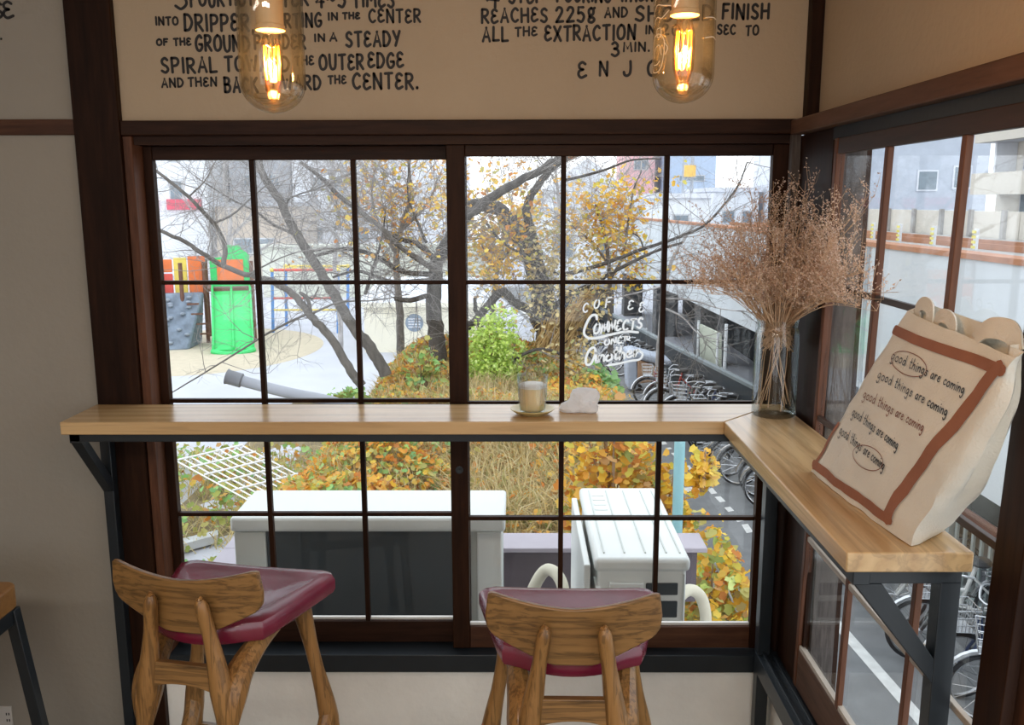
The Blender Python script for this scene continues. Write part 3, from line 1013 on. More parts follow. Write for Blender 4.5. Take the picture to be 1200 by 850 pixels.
def pendant(label, x, y, zb, r, dz_socket, etched):
    L = thing('pendant_lamp', label, 'lamp', (x, y, zb), 0, 'glass jar pendant lamps over the counter')
    H = 0.185
    prof = [(0.0005, 0.0)] + [(r * math.sin(a), r * 0.92 * (1 - math.cos(a))) for a in [R(9 * k) for k in range(1, 11)]]
    prof += [(r, H * .6), (r, H - .02), (r * .9, H - .004), (r * .82, H)]
    inner = [(max(0.0004, q[0] - .0028), q[1] + (.007 if q[1] < r * .5 else 0)) for q in prof[::-1]]
    MB().lathe(prof + inner, 40).build('glass_jar', LAMPGLASS, L, local=True)
    MB().lathe([(0.001, H + .03), (r * .55, H + .03), (r * .86, H + .012), (r * .88, H - .008), (r * .8, H - .008), (0.001, H - .004)], 32).build('cap', LAMPMETAL, L, local=True)
    zs = dz_socket
    MB().lathe([(0.001, zs + .001), (.0155, zs + .001), (.020, zs), (.020, zs + .006), (.0185, zs + .008), (.0185, H - .005), (0.001, H - .005)], 28).build('socket', CERAMIC, L, local=True)
    t0 = zs - .003
    b0 = .012
    bp = [(.0007, b0), (.005, b0 + .006), (.0105, b0 + .022), (.0145, b0 + .036), (.0155, b0 + .06), (.0150, t0 - .02), (.011, t0 - .006), (.011, t0)]
    bulb = MB().lathe(bp, 24).build('bulb', BULBGLASS, L, local=True)
    fl = MB()
    za, zc = t0 - .017, b0 + .034
    for k in range(9):
        a = 2 * math.pi * k / 9
        rr = .0105
        fl.tube([(rr * math.cos(a), rr * math.sin(a), za), (rr * 1.08 * math.cos(a + .2), rr * 1.08 * math.sin(a + .2), (za + zc) / 2), (rr * .95 * math.cos(a + .1), rr * .95 * math.sin(a + .1), zc)], .00085, 5)
    fl.build('filament', FILAMENT, bulb, local=True)
    sm = MB()
    sm.tube([(0, 0, t0), (0, 0, t0 - .016), (0, 0, zc + .004)], [.004, .003, .0015], 8)
    for k in range(9):
        a = 2 * math.pi * k / 9
        sm.tube([(0, 0, za - .004), (.0103 * math.cos(a), .0103 * math.sin(a), za)], .0004, 4)
    sm.build('stem', CLEARGLASS, bulb, local=True)
    MB().tube([(0, 0, H + .028), (0, 0, ROOM_T - zb - .02)], .004, 8).build('cord', CORD, L, local=True)
    MB().lathe([(0.001, ROOM_T - zb - .03), (.045, ROOM_T - zb - .025), (.05, ROOM_T - zb), (0.001, ROOM_T - zb)], 24).build('ceiling_rose', LAMPMETAL, L, local=True)
    if etched:
        def jar(u, v):   # a point just outside the jar: u = angle from the viewer's left, v = height
            a = R(270 + u)
            return Vector(((r + .0006) * math.cos(a), (r + .0006) * math.sin(a), v))

        def curve(pts, w=.0011, closed=False):
            q = spline([Vector((a, b, 0)) for a, b in (pts + [pts[0]] if closed else pts)], 6)
            p3 = [jar(p.x, p.y) for p in q]
            mb = MB()
            ribbon(mb, p3, [Vector((p.x, p.y, 0)).normalized() for p in p3], w)
            mb.build('etching', ETCH, L, local=True)
        # two rounded outlines with leaves and wavy lines
        curve([(-86, .062), (-78, .085), (-62, .09), (-48, .08), (-50, .055), (-58, .042), (-74, .040), (-84, .046)], closed=True)
        curve([(-80, .058), (-72, .072), (-60, .075), (-54, .062)])
        curve([(-76, .050), (-66, .050), (-58, .054)])
        curve([(-84, .10), (-70, .112), (-55, .110), (-40, .118)])
        curve([(-84, .116), (-70, .128), (-52, .126), (-36, .124)])
        curve([(-84, .130), (-70, .138), (-50, .137), (-34, .132)])
        curve([(-58, .098), (-56, .088), (-66, .086), (-68, .096)], closed=True)
        curve([(-45, .062), (-40, .07), (-48, .078)])
        curve([(30, .108), (50, .110), (66, .109)])
        curve([(30, .082), (52, .085), (68, .083)])
    li = bpy.data.lights.new('bulb_glow', 'POINT')
    li.energy, li.color, li.shadow_soft_size = 5.0, (1.0, 0.52, 0.16), 0.012
    lo = bpy.data.objects.new('bulb_glow', li)
    lo.location = (0, 0, (za + zc) / 2)
    COL.objects.link(lo)
    lo.parent = L
    return L


pendant('plain glass jar pendant lamp glowing before the lettering on the left', -0.345, -1.30, 1.695, 0.0455, 0.112, False)
pendant('etched glass jar pendant lamp glowing before the lettering on the right', 0.233, -1.30, 1.707, 0.0430, 0.118, True)

# ------------------------------------------------------------------ things on the counter
SAUCER = M('olive_cream_ceramic', (0.62, 0.52, 0.24), 0.3, var=0.05)
LATTE = M('milky_coffee', (0.92, 0.70, 0.40), 0.5, var=0.10, scale=40, stretch=(1, 1, .12))
_b = LATTE.node_tree.nodes['Principled BSDF']
_b.inputs['Subsurface Weight'].default_value = 0.6
_b.inputs['Subsurface Radius'].default_value = (0.05, 0.04, 0.025)
_b.inputs['Subsurface Scale'].default_value = 0.6
FOAM = M('milk_foam', (0.86, 0.84, 0.80), 0.6, var=0.05, scale=60)
cx, cy = 0.042, -0.150
sau = MB().lathe([(0.001, 0), (.034, 0), (.036, .003), (.050, .006), (.063, .0155), (.0635, .0175), (.061, .0175), (.048, .0095), (.036, .0065), (0.001, .006)], 48, (cx, cy, CT)).build('saucer', SAUCER)
tag(sau, 'olive cream saucer under the glass of coffee', 'saucer')
cup = thing('coffee_glass', 'ribbed glass of milky coffee standing on the saucer', 'glass', (cx, cy, CT + .007))
n = 72
prof = [(.0005, 0), (.030, 0), (.0325, .003), (.0345, .02), (.0375, .06), (.0404, .1015), (.0394, .1022), (.0384, .1015)]
vs = []
mb = MB()
rings = []
for r, z in prof + [(.0358, .06), (.0330, .02), (.031, .006), (.0005, .005)]:
    ring = []
    for j in range(n):
        a = 2 * math.pi * j / n
        k = 1 + (.012 * math.cos(a * 24) if .003 < z < .09 and r > .032 else 0)
        ring.append((r * k * math.cos(a), r * k * math.sin(a), z))
    rings.append(ring)
mb.loft(rings).build('tumbler', CLEARGLASS, cup, local=True)
MB().lathe([(0.0005, .0055), (.0308, .0065), (.0325, .02), (.0350, .055), (.0357, .0690), (.0345, .0690)], 48).build('coffee', LATTE, cup, local=True)
cup.scale = (1.1, 1.1, 1.03)
fm = MB()
fm.lathe([(.0358, .0685), (.0364, .0745), (.030, .0790), (.018, .081), (.0005, .0825)], 40).build('foam', FOAM, cup, local=True)

# crumpled white paper
bmx = bmesh.new()
bmesh.ops.create_icosphere(bmx, subdivisions=3, radius=1)
_corners = [(-1.15, -.5, -.55, .55), (1.0, .1, .95, .42), (-.35, .3, 1.15, .42), (.75, -.6, -.75, .35), (.25, -.3, 1.0, .30), (-.9, .6, -.3, .3)]
for v in bmx.verts:
    p = v.co.copy()
    d = 0.80 + .16 * noise.noise(p * 2.6 + Vector((3.1, 1.2, .5))) + .07 * noise.noise(p * 6)
    for cx_, cy_, cz_, a_ in _corners:
        q = Vector((cx_, cy_, cz_)).normalized()
        d += a_ * 1.2 * max(0, p.dot(q) - .70) / .30
    v.co = Vector((p.x * .040, p.y * .032, p.z * .029)) * d
zmin = min(v.co.z for v in bmx.verts)
for v in bmx.verts:
    v.co.z = max(v.co.z, zmin + .006) - zmin - .006
me = bpy.data.meshes.new('paper_napkin')
bmx.to_mesh(me)
bmx.free()
PAPER = leafmat('white_paper', [(0.90, 0.91, 0.94), (0.92, 0.93, 0.95)], 0.7, 0.35)
me.materials.append(PAPER)
nap = bpy.data.objects.new('paper_napkin', me)
nap.location = (0.186, -0.118, CT)
nap.scale = (1.18, 1.18, 1.1)
COL.objects.link(nap)
tag(nap, 'crumpled white paper napkin lying beside the coffee', 'napkin')

# vase and dried flowers
VX, VY = 0.722, -0.160
va = MB()
outer = [(.0005, 0), (.056, 0), (.0605, .004), (.0605, .222), (.0585, .236), (.0545, .246), (.0545, .262), (.0565, .266), (.0565, .270), (.053, .270)]
inner = [(.0515, .262), (.0515, .246), (.056, .232), (.0580, .222), (.0580, .014), (.05, .010), (.0005, .010)]
va.lathe(outer + inner, 48, (VX, VY, CT))
tag(va.build('glass_vase', CLEARGLASS), 'tall clear glass jar vase at the corner of the counter', 'vase')

rng = random.Random(11)
DRYSTEM = M('dry_stems', (0.62, 0.44, 0.29), 0.8, var=0.25, scale=20)
DRYFLOWER = leafmat('dry_florets', [(0.84, 0.66, 0.55), (0.88, 0.74, 0.64), (0.92, 0.80, 0.71), (0.82, 0.64, 0.52), (0.94, 0.84, 0.76), (0.70, 0.52, 0.40)], 0.8, 0.5)
fb = thing('dried_flowers', 'bushy bunch of dried pinkish brown sprigs standing in the glass vase', 'flowers', (VX, VY, CT + .012))
stems, florets = MB(), MB()


def floret(mb, c, s):
    d = Vector((rng.uniform(-1, 1), rng.uniform(-1, 1), rng.uniform(-.3, 1))).normalized()
    a = d.orthogonal().normalized()
    b = d.cross(a)
    tip = c + d * s * 1.5
    mb.add([c - d * s * .3, c + a * s * .55, c + (b * .87 - a * .5) * s * .55, c + (-b * .87 - a * .5) * s * .55, tip],
           [(0, 2, 1), (0, 3, 2), (0, 1, 3), (4, 1, 2), (4, 2, 3), (4, 3, 1)])


for k in range(190):
    az = rng.uniform(0, 2 * math.pi)
    rad = .30 * rng.random() ** .6
    hz = .68 - .29 * (rad / .30) ** 1.4 + rng.uniform(-.17, .03)
    ex, ey = rad * math.cos(az) * 1.0, rad * math.sin(az)
    if ex > 0.05:
        ex = .05 + (ex - .05) * .03 / .22 * 1.0
        ey -= rng.uniform(.05, .42)
    if ey > .10:
        ey = .10 + (ey - .10) * .1
    tip = Vector((VX + ex, VY + ey, CT + max(.36, hz)))
    tip.x = min(tip.x, .772)
    na = rng.uniform(0, 2 * math.pi)
    base = Vector((VX + .045 * math.cos(na), VY + .045 * math.sin(na), CT + .013 + (rng.uniform(0, .03) if k % 17 == 0 else rng.uniform(.17, .245))))
    neck = Vector((VX + .043 * math.cos(az) * rng.random() ** .5, VY + .043 * math.sin(az) * rng.random() ** .5, CT + .255))
    path = spline([base, base.lerp(neck, .55) + Vector((rng.uniform(-.012, .012), rng.uniform(-.012, .012), 0)), neck, neck.lerp(tip, .5) + Vector((0, 0, .035)), tip], 5)
    path = [Vector((min(p.x, .778), min(p.y, -.02), p.z)) for p in path]
    stems.tube(path, lerp_list(.0014, .0006, len(path)), 4, cap=False)
    up = [p for p in path if p.z > CT + .35]
    L = len(path)
    for q in range(13):
        i = rng.randrange(int(L * .52), L)
        p = path[i]
        if p.z < CT + .30:
            continue
        d = Vector((rng.uniform(-1, 1), rng.uniform(-1, 1), rng.uniform(.1, 1.3))).normalized()
        ln = rng.uniform(.03, .085)
        pp = [p, p + d * ln * .5 + Vector((0, 0, .004)), p + d * ln + Vector((0, 0, .012))]
        pp = [Vector((min(a.x, .782), min(a.y, -.015), a.z)) for a in pp]
        stems.tube(pp, [.0007, .0005, .0004], 3, cap=False)
        for w in range(rng.randint(7, 11)):
            t = rng.uniform(.25, 1.05)
            c = pp[0].lerp(pp[2], t) + Vector((rng.gauss(0, .004), rng.gauss(0, .004), rng.gauss(0, .004)))
            c.x, c.y = min(c.x, .781), min(c.y, -.015)
            floret(florets, c, rng.uniform(.0022, .0042))
stems.build('stems', DRYSTEM, fb)
florets.build('florets', DRYFLOWER, fb)

# ------------------------------------------------------------------ canvas bag
CANVAS = M('cream_canvas', (0.76, 0.73, 0.645), 0.9, var=0.05, scale=9, bump=0.25, bscale=260)
BROWNTAPE = M('brown_tape', (0.30, 0.115, 0.06), 0.8, var=0.1, scale=20, bump=0.1, bscale=200)
BROWNINK = M('brown_ink', (0.25, 0.09, 0.05), 0.7)


def q2(a, b, c, t):
    a, b, c = Vector(a), Vector(b), Vector(c)
    return a * (1 - t) ** 2 + b * 2 * t * (1 - t) + c * t * t


def mid3(a, m, b, t):
    """curve through a, m (half way) and b"""
    a, m, b = Vector(a), Vector(m), Vector(b)
    return q2(a, m * 2 - (a + b) * .5, b, t)


def bag_corners(t):
    fl_ = mid3((.652, -.70, .979), (.705, -.795, 1.180), (.764, -.868, 1.358), t)
    fr_ = mid3((.684, -1.132, .979), (.716, -1.213, 1.170), (.757, -1.268, 1.336), t)
    br_ = mid3((.776, -1.065, .979), (.777, -1.19, 1.170), (.7775, -1.247, 1.362), t)
    bl_ = mid3((.776, -.68, .979), (.777, -.80, 1.180), (.7785, -.90, 1.378), t)
    return fl_, fr_, br_, bl_


def wrinkle(p, side, u, t):
    k = math.sin(math.pi * min(1, max(0, u))) * (0.35 + .65 * math.sin(math.pi * min(1, t)))
    b = .018 * k + .006 * noise.noise(p * 9) * (0.4 + k) + .004 * noise.noise(p * 22 + Vector((side * 3, 0, 0)))
    if side == 1:    # the gusset folds along its seam
        b += .026 * math.sin(math.pi * u) * math.sin(math.pi * min(1, t * 1.05)) - .026 * max(0, 1 - abs(u - .45 - .2 * (t - .5)) / .22) * min(1, max(0, (t - .1) * 4)) + .008 * noise.noise(p * 16)
    return b


def bag_point(side, u, t):
    c = bag_corners(t)
    a, b = c[side], c[(side + 1) % 4]
    p = a.lerp(b, u)
    e = (b - a).normalized()
    nrm = Vector((-e.y, e.x, 0)) if False else e.cross(Vector((0, 0, 1)))
    ctr = (c[0] + c[1] + c[2] + c[3]) / 4
    if nrm.dot(p - ctr) < 0:
        nrm = -nrm
    if nrm.length < 1e-6:
        nrm = Vector((-1, 0, 0))
    nrm.normalize()
    p = p + nrm * wrinkle(p, side, u, t)
    p.x = min(p.x, .7835)
    p.z = max(p.z, .9785)
    return p


NT = 40
seq = [(0, 26), (1, 12), (2, 16), (3, 6)]
rings = []
for i in range(NT + 1):
    t = i / NT
    ring = []
    for side, k in seq:
        for j in range(k):
            ring.append(bag_point(side, j / k, t))
    if i == 0:
        ring = [Vector((p.x, p.y, .9785)) for p in ring]
    rings.append(ring)
bag = thing('canvas_bag', 'cream canvas tote bag with brown tape and handwriting leaning on the side window', 'bag', (0.71, -0.88, .9782))
# inner lining so that the mouth is open
inner = []
for t in (1.0, .9, .75):
    ring = []
    c = bag_corners(t)
    ctr = (c[0] + c[1] + c[2] + c[3]) / 4
    i = int(round(t * NT))
    for p in rings[i]:
        d = ctr - p
        ring.append(p + d.normalized() * min(.004, d.length * .5))
    inner.append(ring)
MB().loft(rings + inner, True, True).build('body', CANVAS, bag, angle=60)


def face_pt(u, t, off=.0016):
    p = bag_point(0, u, t)
    du = bag_point(0, min(1, u + .01), t) - bag_point(0, max(0, u - .01), t)
    dt = bag_point(0, u, min(1, t + .01)) - bag_point(0, u, max(0, t - .01))
    nn = du.cross(dt).normalized()
    if nn.x > 0 and nn.y > 0:
        nn = -nn
    if nn.dot(CAMPOS - p) < 0:
        nn = -nn
    return p + nn * off, nn


GRID = [(u / 60, t / 60, project(bag_point(0, u / 60, t / 60))) for u in range(61) for t in range(61)]


def face_uv(px, py):
    u, t, _ = min(GRID, key=lambda g: (g[2][0] - px) ** 2 + (g[2][1] - py) ** 2)
    st = 1 / 60
    for _k in range(7):
        best = None
        for du in (-st, 0, st):
            for dt in (-st, 0, st):
                uu, tt = min(1, max(0, u + du)), min(1, max(0, t + dt))
                q = project(bag_point(0, uu, tt))
                e = (q[0] - px) ** 2 + (q[1] - py) ** 2
                if best is None or e < best[0]:
                    best = (e, uu, tt)
        u, t = best[1], best[2]
        st /= 2
    return u, t


tape = MB()


def tape_run(pts, w):
    q = []
    for a, b in zip(pts[:-1], pts[1:]):
        q += [(a[0] + (b[0] - a[0]) * k / 14, a[1] + (b[1] - a[1]) * k / 14) for k in range(14)]
    q.append(pts[-1])
    pn = [face_pt(u, t, .0022) for u, t in q]
    ribbon(tape, [p for p, _ in pn], [n_ for _, n_ in pn], w)


tape_run([(.005, .885), (.99, .925)], .019)
tape_run([(.955, .93), (.80, .17)], .026)
tape_run([(.80, .18), (.80, .055)], .026)
tape_run([(.0, .045), (.82, .055)], .020)
tape_run([(.012, .03), (.012, .30)], .012)
tape.build('tape_border', BROWNTAPE, bag)



def scribble(mb, text, x0, y0, x1, y1, h, circle=None, wd=.0021):
    """handwriting from (x0,y0) to (x1,y1) in the photo, lying in the cloth"""
    for st in glyph_strokes(text, .3):
        pp, nn = [], []
        for u, v in st:
            px = x0 + (x1 - x0) * u + v * h * .33
            py = y0 + (y1 - y0) * u - v * h * .95
            a, b = face_uv(px, py)
            p, n_ = face_pt(a, b, .0018)
            pp.append(p)
            nn.append(n_)
        ribbon(mb, pp, nn, wd)


def oval(mb, cx_, cy_, rx, ry, ang):
    pp, nn = [], []
    for k in range(33):
        a = 2 * math.pi * k / 32
        ex, ey = rx * math.cos(a), ry * math.sin(a)
        px, py = cx_ + ex * math.cos(ang) - ey * math.sin(ang), cy_ + ex * math.sin(ang) + ey * math.cos(ang)
        p, n_ = face_pt(*face_uv(px, py), .0018)
        pp.append(p)
        nn.append(n_)
    ribbon(mb, pp, nn, .0016)


for (xa, ya, xb, yb), m_ in (((1045, 421, 1130, 462), INK), ((1029, 443, 1110, 488), INK), ((1012, 466, 1082, 506), BROWNINK), ((999, 487, 1052, 527), INK), ((984, 508, 1036, 551), INK)):
    ink = MB()
    scribble(ink, 'good things are coming', xa, ya, xb, yb, 12)
    ink.build('handwriting', m_, bag)
for _a in ((1066, 427, 22, 13, .42), (1018, 537, 19, 13, .55)):
    _m = MB()
    oval(_m, *_a)
    _m.build('ink_oval', BROWNINK, bag)


def strap(p, w, mat_up):
    k = len(p)
    pts = spline(p, 6)
    L, Rr = [], []
    for i in range(len(pts)):
        d = (pts[min(i + 1, len(pts) - 1)] - pts[max(0, i - 1)]).normalized()
        s = d.cross(Vector(mat_up)).normalized() * w / 2
        L.append(pts[i] + s)
        Rr.append(pts[i] - s)
    m_ = len(pts)
    off = Vector(mat_up).normalized() * .003
    vs = L + Rr + [p_ + off for p_ in L] + [p_ + off for p_ in Rr]
    fs = []
    for i in range(m_ - 1):
        fs += [(i, i + 1, m_ + i + 1, m_ + i), (2 * m_ + i, 3 * m_ + i, 3 * m_ + i + 1, 2 * m_ + i + 1), (i, 2 * m_ + i, 2 * m_ + i + 1, i + 1), (m_ + i, m_ + i + 1, 3 * m_ + i + 1, 3 * m_ + i)]
    return MB().add(vs, fs)


strap([(.774, -.895, 1.34), (.773, -.90, 1.368), (.771, -.925, 1.379), (.769, -.955, 1.372), (.767, -.962, 1.34)], .026, (-1, 0, .15)).build('strap', CANVAS, bag)
strap([(.770, -.985, 1.33), (.769, -.99, 1.357), (.767, -1.015, 1.367), (.765, -1.05, 1.360), (.764, -1.058, 1.33)], .026, (-1, 0, .15)).build('strap', CANVAS, bag)
strap([(.764, -1.13, 1.325), (.763, -1.14, 1.345), (.766, -1.17, 1.366), (.771, -1.215, 1.370), (.773, -1.235, 1.36), (.773, -1.245, 1.34)], .036, (-1, .1, .3)).build('strap', CANVAS, bag)


# ================================================================== outside: everything stands on the ground below the cafe
GZ = -3.4
CONC = M('pale_concrete', (0.56, 0.57, 0.59), 0.85, var=0.07, scale=1.2, bump=0.1)
ASPHALT = M('road_asphalt', (0.20, 0.205, 0.21), 0.9, var=0.14, scale=3, bump=0.25, bscale=80)
YARD = M('playground_paving', (0.52, 0.53, 0.58), 0.9, var=0.06, scale=0.7)
TANMAT = M('tan_rubber_surface', (0.56, 0.49, 0.37), 0.9, var=0.06, scale=3)
ROADPAINT = M('road_paint', (0.72, 0.72, 0.70), 0.8, var=0.12, scale=9)
EARTH = M('earth_bank', (0.23, 0.18, 0.10), 0.95, var=0.3, scale=4, bump=0.4)
ACWHITE = M('cream_white_casing', (0.72, 0.745, 0.72), 0.45, var=0.03, scale=4)
ACGREY = M('grey_casing', (0.56, 0.59, 0.56), 0.5, var=0.03)
FINS = ribbed('dark_cooling_fins', (0.010, 0.018, 0.023), (0.028, 0.046, 0.057), 120, 'Z', 0.5)
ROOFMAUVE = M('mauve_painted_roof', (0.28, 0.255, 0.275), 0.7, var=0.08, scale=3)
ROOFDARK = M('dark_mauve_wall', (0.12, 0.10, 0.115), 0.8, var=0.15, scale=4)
BARK = M('grey_bark', (0.135, 0.122, 0.112), 0.9, var=0.35, scale=8, bump=0.6, stretch=(1, 1, .35))
BARKDARK = M('dark_bark', (0.075, 0.066, 0.06), 0.95, var=0.45, scale=9, bump=0.7, stretch=(1, 1, .3))
TWIG = M('pale_twigs', (0.42, 0.40, 0.395), 0.9, var=0.35, scale=3)
NEARTWIG = M('grey_twigs', (0.25, 0.232, 0.222), 0.9, var=0.35, scale=3)
TWIGBROWN = M('brown_twigs', (0.33, 0.24, 0.16), 0.9, var=0.35, scale=3)

# ground, road
struct(MB().box(-60, 0.2, GZ - 0.3, 60, 120, GZ).build('ground', YARD), 'pale paved ground of the playground and yard', 'ground')


def road_x(y):
    """white line at the left of the bicycles"""
    pts = [(-4, 3.95), (5, 3.92), (7.6, 3.78), (12.5, 3.32), (19.5, 2.55), (24, 2.02), (30, 1.3), (50, -1.5)]
    for (a, xa), (b, xb) in zip(pts[:-1], pts[1:]):
        if y <= b:
            return xa + (xb - xa) * (y - a) / (b - a)
    return pts[-1][1]


ys = [-3.8 + i * 0.9 for i in range(60)]
rd = MB()
vs, fs = [], []
for y in ys:
    vs += [(road_x(y) - (2.3 if y < 18 else max(.25, 2.3 - (y - 18) * .35)), y, GZ + .006), (road_x(y) + 2.4, y, GZ + .006)]
fs = [(2 * i, 2 * i + 1, 2 * i + 3, 2 * i + 2) for i in range(len(ys) - 1)]
rd.add(vs, fs)
rd.box(-1.5, 2.2, GZ + .001, 1.4, 3.6, GZ + .005)
struct(rd.build('road', ASPHALT), 'grey asphalt lane between the bank and the parked bicycles', 'road')
ln = MB()
for i in range(len(ys) - 1):
    y = ys[i]
    if 8.5 < y < 16.5:
        rng2 = random.Random(i)
        for k in range(2):
            ya, yb = y + k * .45 + rng2.uniform(0, .12), y + k * .45 + rng2.uniform(.22, .42)
            x = road_x(ya)
            j = rng2.uniform(-.02, .02)
            ln.add([(x - .05 + j, ya, GZ + .012), (x + .06 + j, ya + .05, GZ + .012), (x + .05, yb, GZ + .012), (x - .06, yb - .04, GZ + .012)], [(0, 1, 2, 3)])
    else:
        xa, xb = road_x(y), road_x(ys[i + 1])
        ln.add([(xa - .07, y, GZ + .012), (xa + .07, y, GZ + .012), (xb + .07, ys[i + 1], GZ + .012), (xb - .07, ys[i + 1], GZ + .012)], [(0, 1, 2, 3)])
ln.add([(2.7, 12.0, GZ + .012), (3.35, 12.25, GZ + .012), (3.4, 12.5, GZ + .012), (2.7, 12.25, GZ + .012)], [(0, 1, 2, 3)])
struct(ln.build('road_marking', ROADPAINT), 'worn white edge line painted along the lane', 'marking')
mt_ = MB().lathe([(0.001, .03), (5.2, .03), (5.3, .0)], 64, (0, 0, 0))
mto = mt_.build('play_mat', TANMAT, local=True)
mto.location = (-10.6, 27.3, GZ + .001)
mto.scale = (0.72, 0.92, 1)
tag(mto, 'tan oval safety surface under the green slide', 'mat')

# the flat roof just outside the wide window
ledge = thing('flat_roof', 'mauve flat roof with a low parapet just outside the wide window', 'roof', (-0.3, 0.85, -0.6))
MB().box(-1.36, 0.13, -0.62, 0.76, 1.56, -0.34).build('roof_deck', ROOFMAUVE, ledge)
pw = MB()
pw.box(-1.36, 1.42, -0.34, 0.86, 1.54, -0.075)
pw.box(-1.36, 0.14, -0.34, -1.26, 1.41, -0.075)
pw.box(-1.36, 1.30, -.62, .86, 1.56, -2.2)
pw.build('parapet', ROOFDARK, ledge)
cp = MB()
cp.box(-1.40, 1.38, -0.074, 0.90, 1.58, -0.05)
cp.box(-1.40, 0.14, -0.074, -1.22, 1.379, -0.05)
cp.build('coping', M('mauve_coping', (0.36, 0.325, 0.365), 0.55, var=0.05), ledge, bevel=0.004)
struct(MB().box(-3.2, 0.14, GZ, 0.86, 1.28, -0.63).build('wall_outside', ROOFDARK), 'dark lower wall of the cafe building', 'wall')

# big outdoor unit, its fin side toward the window
ac = thing('outdoor_unit', 'wide cream air conditioner unit with a dark fin grille outside the left sash', 'air conditioner', (-0.53, 0.6, -0.34))
ax0, ax1, ay0, ay1, az0, az1 = -1.04, -0.045, 0.435, 0.755, -0.29, 0.45
sh = MB()
sh.box(ax0 + .012, ay0 + .03, az0, ax1 - .012, ay1 - .005, az1 - .01)
sh.build('casing', ACGREY, ac, bevel=0.006)
MB().box(ax0, ay0, az1 - .055, ax1, ay1, az1).build('lid', ACWHITE, ac, bevel=0.012, seg=3)
MB().box(ax0 + .012, ay0 + .004, az0, ax0 + .125, ay0 + .029, az1 - .056).build('side_panel', ACGREY, ac, bevel=0.004)
MB().box(ax1 - .125, ay0 + .004, az0, ax1 - .105, ay0 + .029, az1 - .056).build('trim_strip', ACWHITE, ac, bevel=0.003)
MB().box(ax1 - .103, ay0 + .004, az0, ax1 - .012, ay0 + .029, az1 - .056).build('side_panel', ACWHITE, ac, bevel=0.006)
MB().box(ax0 + .126, ay0 + .016, az0 + .02, ax1 - .126, ay0 + .0295, az1 - .057).build('fin_grille', FINS, ac)
MB().box(ax0 + .126, ay0 + .006, az0, ax1 - .126, ay0 + .0295, az0 + .019).build('bottom_rail', ACWHITE, ac)
for x, z in ((-.985, .18), (-.985, .23), (-.62, .423), (-.28, .423), (-.155, .32), (-.155, .18), (-.09, .385)):
    MB().lathe([(.0003, -.003), (.004, -.003), (.0055, 0), (.0055, .002)], 10).build('screw', STEEL, ac, local=True)
    s = ac.children[-1]
    s.rotation_euler = (R(90), 0, 0)
    s.location = Vector((x, ay0 + (.0 if z > .4 else .003), z)) - ac.location
for x in (ax0 + .12, ax1 - .16):
    MB().box(x, ay0 + .01, -.339, x + .05, ay1 - .01, az0 - .0005).build('foot', ACGREY, ac, bevel=0.003)

# second unit, end on
a2 = thing('outdoor_unit', 'narrow white air conditioner unit seen end on with ribbed lid and louvred end, right sash', 'air conditioner', (0.42, 0.68, -0.34))
bx0, bx1, by0, by1, bz0, bz1 = 0.265, 0.598, 0.29, 1.07, -0.29, 0.355
MB().box(bx0 + .012, by0 + .012, bz0, bx1 - .012, by1 - .012, bz1 - .02).build('casing', ACWHITE, a2, bevel=0.01)
MB().box(bx0, by0, bz1 - .05, bx1, by1, bz1).build('lid', ACWHITE, a2, bevel=0.016, seg=3)
gr = MB()
for x in (.30, .372, .445, .518, .566):
    gr.box(x, by0 + .05, bz1 + .0002, x + .005, by1 - .05, bz1 + .004)
gr.build('lid_ribs', ACGREY, a2)
for i, y in enumerate((.78, .84, .90, .95)):
    MB().box(.31, y, bz1 + .0002, .36, y + .025, bz1 + .002).build('lid_emboss', ACWHITE, a2)
yv = by0 + .0115
vent = MB()
for iz, zt in enumerate((.262, .195, .118, .041)):
    for ix, xa in enumerate((.318, .446)):
        if iz == 0 and ix == 0:
            continue
        hgt = .045 if iz == 0 else .062
        if zt - hgt < bz0:
            continue
        o_ = MB().box(xa, yv - .004, zt - hgt, xa + .112, yv + .004, zt).build('vent', FINS, a2, bevel=0.004)
lo = MB()
lo.box(.318, yv - .02, .245, .436, yv, .268)
for k in range(9):
    lo.box(.322 + k * .0125, yv - .026, .236, .330 + k * .0125, yv - .0, .2445)
lo.build('handle', ACWHITE, a2, bevel=0.003)
MB().box(.575, yv - .003, bz0, .580, yv + .003, bz1 - .06).build('panel_seam', ACGREY, a2)
MB().box(bx0 - .035, by0 + .02, bz0, bx0 - .012, by1 - .05, bz1 - .03).build('side_plate', ACWHITE, a2, bevel=0.004)
for y in (.36, .92):
    MB().box(.29, y, -.339, .57, y + .05, bz0 - .0005).build('foot', ACGREY, a2, bevel=0.003)
HOSE = M('cream_hose', (0.62, 0.58, 0.46), 0.7, var=0.06, bump=0.2)
tag(MB().tube(spline([(.215, .93, -.20), (.19, 1.05, -.07), (.13, 1.13, -.05), (.07, 1.15, -.15), (.03, 1.17, -.31)], 8), .027, 12).build('insulated_hose', HOSE), 'cream insulated hose arching down left of the end-on unit', 'hose')
tag(MB().tube(spline([(.605, .75, -.06), (.70, .84, -.015), (.77, .89, -.07), (.80, .92, -.2), (.765, .93, -.31)], 8), .025, 12).build('insulated_hose', HOSE), 'cream insulated hose curling right of the end-on unit', 'hose')


